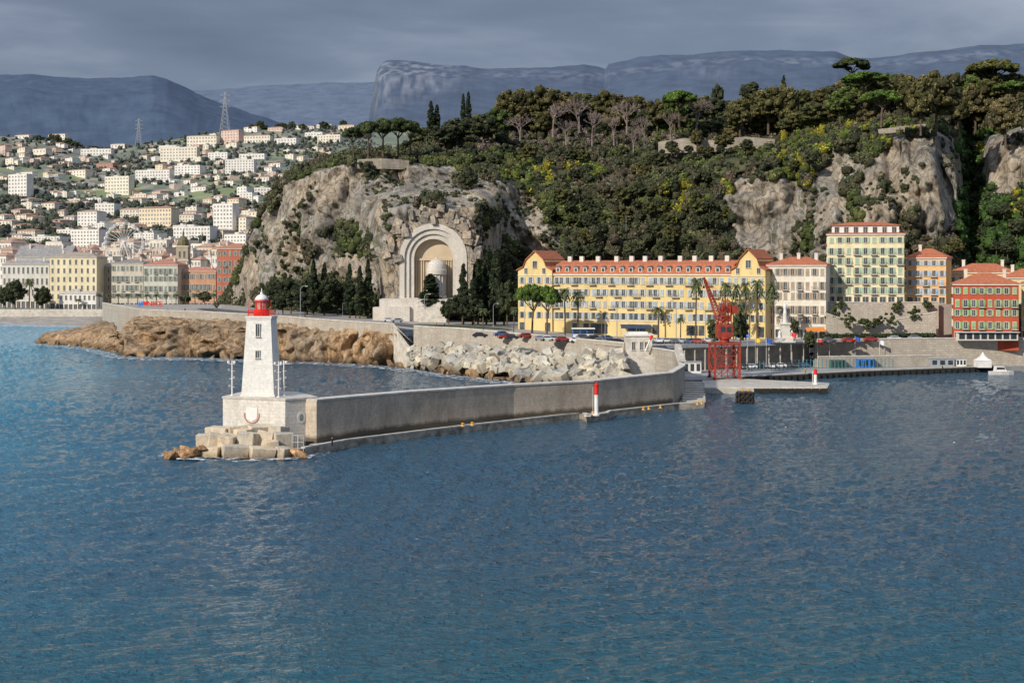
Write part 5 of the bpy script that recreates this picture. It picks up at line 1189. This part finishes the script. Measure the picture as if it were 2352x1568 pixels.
t=thing('flatbed_truck','white flatbed truck parked on the wharf below the stone wall','truck',G(2080,834,1.5),R(3)); MB().ext([(-3.2,.6),(-1.4,.6),(-1.4,2.5),(-2.6,2.5),(-3.2,1.6)],-1,1).build('cab',white,t); MB().box(-1.3,3,-1,1,.9,1.2).box(-1.3,3,-1,-.93,1.2,1.6).box(2.93,3,-.92,1,1.2,1.6).build('bed',white,t)
for x in (-2.3,1.8):
    for y in (-.9,.9): MB().tube((x,y-.12,.45),(x,y+.12,.45),.45,n=12).build('wheel',black,t)
MB().add([(-2.65,-1.01,2.3),(-3.05,-1.01,1.6),(-1.9,-1.01,1.6),(-1.9,-1.01,2.3)],[(0,1,2,3)]).build('cab_window',glass,t)
t=thing('white_tent','white peaked party tent on the wharf at right','tent',G(2257,843,1.5)); MB().box(-2.0,2.0,-2.0,2.0,0,2.0).build('side_cloth',white,t); MB().lathe([(3.0,2.0),(1.7,2.6),(.7,3.4),(.12,4.4)],4,a0=math.pi/4).build('canopy',white,t)
t=thing('small_motorboat','small white motorboat moored at the right end of the wharf','boat',G(2298,860,0)); m=MB(); prf=[(-3.2,1.1),(0,1.3),(2.2,1.0),(3.8,.05)]
vs=[];fs=[]
for x,w in prf: vs+=[(x,-w,.9+.1*(x+3)/7*2),(x,-w*.7,-.2),(x,w*.7,-.2),(x,w,.9+.1*(x+3)/7*2)]
for i in range(3): a_=i*4; fs+=[(a_,a_+1,a_+5,a_+4),(a_+1,a_+2,a_+6,a_+5),(a_+2,a_+3,a_+7,a_+6),(a_+3,a_,a_+4,a_+7)]
m.add(vs,fs+[(0,3,2,1)]); m.build('hull',white,t); MB().ext([(-1.8,.95),(1.6,.95),(.9,2.3),(-1.6,2.4)],-.85,.85).build('cabin',white,t); MB().add([(-1.4,-.86,1.5),(1.1,-.86,1.5),(.8,-.86,2.1),(-1.3,-.86,2.15)],[(0,1,2,3)]).build('cabin_window',glass,t); MB().tube((-.4,0,2.4),(-.4,0,4),.05,n=5).build('mast',grey,t)
# ================================================================ LAMPS, FLAGS, SIGNS, STATUE
def lamp():
    t=ob('street_lamp',None); MB().path([(0,0,0),(0,0,8.6),(.25,0,9.4),(.9,0,9.9),(1.7,0,9.9)],.11,.06,6).lathe([(.25,0),(.22,.6)],8).build('pole',grey,t); MB().obox((1.9,0,9.85),(.8,.3,.15)).build('lamp_head',white,t); return t
LP=Proto(lamp)
for px,pb,pt,sx in [(690,728,656,1),(817,730,664,1),(975,737,674,1),(1133,750,696,1),(787,728,694,1),(1417,782,688,1),(1553,787,690,-1),(1717,850,770,1),(1438,530,497,1),(395,712,672,1),(610,718,680,1),(1205,768,702,1),(1390,784,722,1),(1620,786,705,-1)]:
    z=zr(px); Y=(H-z)*F/(pb-HY) if pb>600 and px!=1717 else (hillY(px,pb)-12 if pb<600 else (H-1.5)*F/(pb-HY))
    o=LP.get(); o.location=P(px,pb,Y); h=(pb-pt)*Y/F/10; o.scale=(h*sx,h,h); tag(o,'slender grey curved street lamp '+('on the road below the cliff' if px<1180 else ('high on the wooded slope' if pb<600 else 'by the harbour road')),'street lamp','street lamps')
FC=[((.7,.05,.04),'red'),((.03,.1,.45),'blue'),((.7,.7,.7),'white'),((.75,.5,.05),'yellow')]
fm={k[1]:M('flag_'+k[1],k[0],k[0],1,.8) for k in FC}
for px,pb,pt,k in [(1817,812,762,0),(1846,812,764,2),(1878,832,778,0),(1964,826,772,1),(1735,820,775,3),(1760,820,776,1),(2020,826,780,2),(1905,826,776,2)]:
    g_=P(px,pb,yf(px)-3); h=(pb-pt)*g_.y/F; t=thing('flagpole','thin flagpole with a %s flag near the wharf'%FC[k][1],'flagpole',g_,0,'flagpoles by the wharf'); MB().tube((0,0,-2),(0,0,h),.07,.05).build('pole',white,t)
    m=MB(); vs=[]
    for i in range(6): vs+=[(.08+.3*i,.15*math.sin(i*1.3),h-.1-.08*i),(.08+.3*i,.15*math.sin(i*1.3),h-1.3-.12*i)]
    m.add(vs,[(2*i,2*i+1,2*i+3,2*i+2) for i in range(5)]); m.build('flag',fm[FC[k][1]],t)
t=thing('statue_column','white stone monument with a statue on a tall pedestal by the harbour road','monument',G(1803,786,8.8)); MB().box(-2.6,2.6,-2.6,2.6,0,.5).box(-2,2,-2,2,.503,1.4).box(-1.2,1.2,-1.2,1.2,1.403,5.2).box(-1.5,1.5,-1.5,1.5,5.203,5.7).build('pedestal',trimm,t)
MB().lathe([(.75,5.7),(.6,7.4),(.6,8.6)],10).build('column',trimm,t); MB().lathe([(.5,8.6),(.42,9.6),(.55,10.4),(.5,11),(.2,11.3),(.26,11.6),(.18,11.95),(.02,12.05)],10).tube((.4,0,10.9),(1.1,-.2,11.8),.14).build('statue',white,t)
for s_ in (-1,1): MB().lathe([(.5,0),(.35,.9),(.45,1.5),(.18,1.75),(.22,2.0),(.05,2.2)],8,(s_*1.8,-1.2,1.4)).build('side_figure',white,t)
blue=M('sign_blue',(.03,.2,.6),(.03,.18,.55),1,.5)
def text(s_,size,mat,parent,loc,rot,ext=.05,name='lettering'):
    cu=bpy.data.curves.new('txt','FONT'); cu.body=s_; cu.size=size; cu.extrude=ext; cu.align_x='CENTER'; cu.align_y='CENTER'; cu.offset=.02*size
    to=bpy.data.objects.new('txt',cu); col.objects.link(to); bpy.context.view_layer.update()
    me=bpy.data.meshes.new_from_object(to.evaluated_get(bpy.context.evaluated_depsgraph_get())); bpy.data.objects.remove(to)
    me.materials.clear(); me.materials.append(mat); return ob(name,me,parent,loc,rot)
t=thing('terminal_sign','blue roadside sign panel with white lettering right of the red crane','sign',G(1707,784,8.8)); MB().box(-2,2,0,.2,1.0,2.6).build('panel',blue,t); MB().tube((-1.5,.1,0),(-1.5,.1,1),.08).tube((1.5,.1,0),(1.5,.1,1),.08).build('posts',grey,t); text('Terminal 1',.75,white,t,(0,-.03,1.8),(R(90),0,0),.01)
t=thing('kiosk','blue and white glazed kiosk with banner in front of the yellow building','kiosk',G(1340,777,zr(1340))); MB().box(-3.2,3.2,0,3,0,2.8).build('body',blue,t); MB().box(-3.5,3.5,-.5,3.3,2.803,3.1).build('roof',white,t); MB().box(-3.1,3.1,-.1,0-.003,.3,1.3).build('banner',white,t)
for x in (-2.1,0,2.1): MB().box(x-.9,x+.9,-.08,-.004,1.4,2.5).build('window',glass,t)
aw=M('awning_navy',(.04,.07,.14),(.03,.05,.1),1,.8); awo=M('awning_orange',(.7,.25,.05),(.6,.2,.04),1,.8)
for px,w,mt,lb in [(1450,7,aw,'dark blue shop awning at the foot of the long yellow building'),(1478,5,aw,'second dark blue awning at the yellow building'),(1872,6,awo,'orange awning at the foot of the cream block')]:
    Y=itp(px,[(1190,483),(1758,442),(1897,440)])-2; p=P(px,0,Y); t=thing('shop_awning',lb,'awning',(p.x,p.y,8.9)); MB().add([(-w/2,-2,2.5),(w/2,-2,2.5),(w/2,1.2,3.4),(-w/2,1.2,3.4),(-w/2,-2,2.2),(w/2,-2,2.2)],[(0,1,2,3),(4,5,1,0)]).build('cloth',mt,t); MB().tube((-w/2,-2,0),(-w/2,-2,2.4),.05).tube((w/2,-2,0),(w/2,-2,2.4),.05).build('frame',grey,t)
g_=G(348,704,13); t=thing('city_letters','large red and blue letters spelling I love NICE on the promenade','sign',g_)
text('NICE',3.2,redp,t,(1.5,0,1.3),(R(90),0,R(0)),.25); text('#I',3.0,blue,t,(-4.9,0,1.3),(R(90),0,0),.25)
hp=[(0,-1.1),(1,.1),(.95,.75),(.5,1.0),(0,.6),(-.5,1.0),(-.95,.75),(-1,.1)]
MB().ext([(p[0]*.9-2.9,p[1]*1.1+1.4) for p in hp],-.2,.2).build('heart',redp,t)
t=thing('wharf_fence','blue green security fence along the back of the wharf','fence'); m=MB()
pf=[((p-CX)*(yf(p)-9)/F,yf(p)-9) for p in range(1700,2060,9)]
fg=M('fence_teal',(.08,.22,.24),(.06,.17,.19),1,.6)
for x,y in pf: MB().box(x-.08,x+.08,y-.08,y+.08,1.5,4.3).build('post',fg,t)
for i in range(len(pf)-1):
    for z in (1.9,2.6,3.3,4.1): m.tube((*pf[i],z),(*pf[i+1],z),.035,n=4)
m.build('rails',fg,t)
for px,w,h,lb,c_ in [(2165,7,2.3,'grey glazed shed on the wharf right of the truck',grey),(2208,3.0,2.3,'small white container on the wharf beside the tent',white),(1925,4,2.4,'dark green container on the wharf behind the fence',M('green_box',(.06,.12,.08),(.05,.1,.06),1,.7)),(1590,5,3.0,'small white hut on the wharf left of the crane',white),(1990,5,2.6,'blue container on the wharf behind the fence',blue)]:
    g_=P(px,0,yf(px)-8); t=thing('wharf_shed',lb,'shed',(g_.x,g_.y,1.5)); MB().box(-w/2,w/2,0,3,0,h).build('body',c_,t); MB().box(-w/2-.15,w/2+.15,-.2,3.2,h+.003,h+.2).build('roof',grey,t)
    for k in range(3): MB().box(-w/2+w*(k+.2)/3,-w/2+w*(k+.8)/3,-.05,-.003,.6,h-.4).build('panel',glass,t)
t=thing('restaurant_pavilion','long glazed restaurant front at the foot of the red building','pavilion',P(2200,0,424)); t.location.z=9.0; MB().box(0,18,0,2,0,2.4).build('body',trimm,t); MB().box(-.3,18.3,-1.0,2.2,2.403,2.55).build('roof',trimm,t)
for k in range(8): MB().box(.4+k*2.2,2.1+k*2.2,-.06,-.003,.4,2.2).build('window',glass,t)
# ================================================================ PEOPLE
skin=M('skin',(.5,.32,.23),(.45,.28,.2),1,.6); cloth=M('dark_clothes',(1,1,1),(.8,.8,.8),1,.9,objcol=True); hairm=M('hair',(.03,.02,.015),(.02,.015,.01),1,.8)
def skinned(name,vs,es,rs,mat,parent):
    me=bpy.data.meshes.new(name); me.from_pydata(vs,es,[]); o=ob(name,me,parent); me.materials.append(mat)
    md=o.modifiers.new('skin','SKIN')
    if len(me.skin_vertices)==0: return o
    for i,r_ in enumerate(rs): me.skin_vertices[0].data[i].radius=(r_,r_)
    me.skin_vertices[0].data[0].use_root=True
    o.modifiers.new('sub','SUBSURF').levels=1; o.modifiers['sub'].render_levels=1; return o
def person():
    t=ob('person',None)
    vs=[(0,0,.95),(0,0,1.2),(0,.01,1.42),(0,.0,1.52),(0,-.03,1.62),(0,-.03,1.72)]; es=[(0,1),(1,2),(2,3),(3,4),(4,5)]; rs=[.13,.12,.12,.055,.085,.07]
    for s_,st in ((-1,.16),(1,-.16)):
        b_=len(vs); vs+=[(s_*.1,0,.9),(s_*.11,-st*.6,.5),(s_*.11,st,.08),(s_*.11,st-.16,.04)]; es+=[(0,b_),(b_,b_+1),(b_+1,b_+2),(b_+2,b_+3)]; rs+=[.1,.065,.045,.035]
        b_=len(vs); vs+=[(s_*.19,0,1.41),(s_*.24,st*.4,1.13),(s_*.23,-st*.2-.1,.9),(s_*.23,-st*.2-.14,.82)]; es+=[(2,b_),(b_,b_+1),(b_+1,b_+2),(b_+2,b_+3)]; rs+=[.06,.045,.034,.03]
    skinned('body',vs,es,rs,skin,t)
    keep=[i for i in range(len(vs)) if i not in (3,4,5,9,13,17,21)]; mp={k:i for i,k in enumerate(keep)}
    skinned('clothing',[vs[k] for k in keep],[(mp[a],mp[b]) for a,b in es if a in mp and b in mp],[rs[k]*1.22+.012 for k in keep],cloth,t)
    MB().lathe([(.1,1.66),(.105,1.72),(.085,1.79),(.03,1.825)],10,(0,-.01,0)).build('hair',hairm,t,True); return t
PE=Proto(person)
for px,py,z,c_,lb in [(763,1027,1.17,(.02,.02,.025),'person in dark clothes standing on the quay near the lighthouse'),(1021,754,None,(.03,.03,.05),'person in dark clothes walking on the pavement below the arch'),(1003,752,None,(.3,.05,.04),'person in a red jacket walking below the arch'),(640,729,None,(.05,.08,.2),'person in blue on the promenade right of the lighthouse'),(425,717,None,(.04,.04,.04),'person in black on the promenade near the city letters'),(385,716,None,(.3,.3,.3),'person in grey on the promenade beside the city letters'),(1080,764,None,(.05,.05,.06),'person in dark clothes on the road bend'),(1850,859,1.52,(.4,.25,.03),'person in an orange vest on the wharf'),(2165,852,1.52,(.03,.03,.04),'person in dark clothes on the wharf edge')]:
    o=PE.get(); o.location=G(px,py,zr(px)+.05 if z is None else z); o.rotation_euler=(0,0,random.random()*6); tag(o,lb,'person')
    for ch in o.children:
        if ch.name.startswith('clothing'): ch.color=(*c_,1)
def gull():
    t=ob('seagull',None); MB().lathe([(.01,-.35),(.09,-.2),(.13,0),(.09,.2),(.06,.3),(.01,.4)],8).build('body',white,t); t.children[0].rotation_euler=(R(90),0,R(90))
    for s_ in (-1,1): MB().add([(-.1,0,0),(.12,0,0),(.1,s_*.45,.2),(-.06,s_*.45,.2),(-.1,s_*.95,.05)],[(0,1,2,3),(3,2,4)]).build('wing',white,t)
    return t
GU=Proto(gull)
for px,py,Y,lb in [(2192,1016,200,'white seagull gliding over the water at right'),(1805,981,230,'small white seagull low over the water near the low pier')]:
    o=GU.get(); o.location=P(px,py,Y); o.rotation_euler=(0,R(10),R(80)); tag(o,lb,'bird')
# ================================================================ unique labels
bylab={}
for o in bpy.data.objects:
    if o.parent is None and o.get('label') and o.get('kind')!='structure': bylab.setdefault(o['label'],[]).append(o)
def ordn(i): return '%d%s'%(i,{1:'st',2:'nd',3:'rd'}.get(i%10 if i not in (11,12,13) else 0,'th'))
for lb,os_ in bylab.items():
    if len(os_)<2 or lb in SHARE: continue
    os_.sort(key=lambda o:o.location.x/max(1,o.location.y))
    for i,o in enumerate(os_): o['label']=lb+', '+ordn(i+1)+' from the left'
# ================================================================ LIGHT AND SKY
S=Vector((-.6,-.69,.5)).normalized()
sl=bpy.data.lights.new('sun','SUN'); sl.energy=4.3; sl.angle=R(.5); sl.color=(1,.93,.82); so=bpy.data.objects.new('sun',sl); col.objects.link(so); so.rotation_euler=S.to_track_quat('Z','Y').to_euler()
w=bpy.data.worlds.new('World'); bpy.context.scene.world=w; w.use_nodes=True; nt=w.node_tree; N=nt.nodes; L=nt.links; bg=N['Background']
sk=N.new('ShaderNodeTexSky'); sk.sky_type='NISHITA'; sk.sun_disc=False; sk.sun_elevation=math.asin(S.z); sk.sun_rotation=math.atan2(S.x,S.y)
tc_=N.new('ShaderNodeTexCoord')
def cn(scl,sc,det,ro,rot=2,di=.4):
    mp=N.new('ShaderNodeMapping'); mp.inputs['Scale'].default_value=scl; mp.inputs['Rotation'].default_value=(0,R(rot),0); L.new(tc_.outputs['Generated'],mp.inputs[0])
    n=N.new('ShaderNodeTexNoise'); n.inputs['Scale'].default_value=sc; n.inputs['Detail'].default_value=det; n.inputs['Roughness'].default_value=ro; n.inputs['Distortion'].default_value=di; L.new(mp.outputs[0],n.inputs['Vector']); return n.outputs['Fac']
n1=cn((1.2,1.2,8),2.0,5,.45); n2=cn((1.2,1.2,5),5.,6,.55,-3)
ma=N.new('ShaderNodeMath'); ma.operation='MULTIPLY_ADD'; L.new(n2,ma.inputs[0]); ma.inputs[1].default_value=.3
mb_=N.new('ShaderNodeMath'); mb_.operation='MULTIPLY'; L.new(n1,mb_.inputs[0]); mb_.inputs[1].default_value=.72; L.new(mb_.outputs[0],ma.inputs[2])
r=N.new('ShaderNodeValToRGB'); e=r.color_ramp.elements; e[0].position=.37; e[0].color=(.12,.155,.23,1); e[1].position=.72; e[1].color=(.4,.445,.53,1); k=e.new(.52); k.color=(.18,.222,.31,1); L.new(ma.outputs[0],r.inputs[0])
sx=N.new('ShaderNodeSeparateXYZ'); L.new(tc_.outputs['Generated'],sx.inputs[0]); mr=N.new('ShaderNodeMapRange'); mr.inputs['From Min'].default_value=.5; mr.inputs['From Max'].default_value=.95; mr.inputs['To Min'].default_value=10.5; mr.inputs['To Max'].default_value=42.; L.new(sx.outputs[2],mr.inputs[0])
vm=N.new('ShaderNodeVectorMath'); vm.operation='SCALE'; L.new(r.outputs[0],vm.inputs[0]); L.new(mr.outputs[0],vm.inputs['Scale'])
mx=N.new('ShaderNodeMixRGB'); mx.inputs[0].default_value=.93; L.new(sk.outputs[0],mx.inputs[1]); L.new(vm.outputs[0],mx.inputs[2]); L.new(mx.outputs[0],bg.inputs[0]); bg.inputs[1].default_value=.1
cam=bpy.data.cameras.new('camera'); co=bpy.data.objects.new('camera',cam); col.objects.link(co); co.location=(0,0,H); co.rotation_euler=(R(90),0,0)
cam.sensor_width=36; cam.lens=36*F/2352; cam.shift_y=-(784-HY)/2352; cam.clip_end=40000; cam.clip_start=1
bpy.context.scene.camera=co
sc=bpy.context.scene; sc.view_settings.view_transform='Standard'; sc.view_settings.look='None'; sc.view_settings.exposure=0
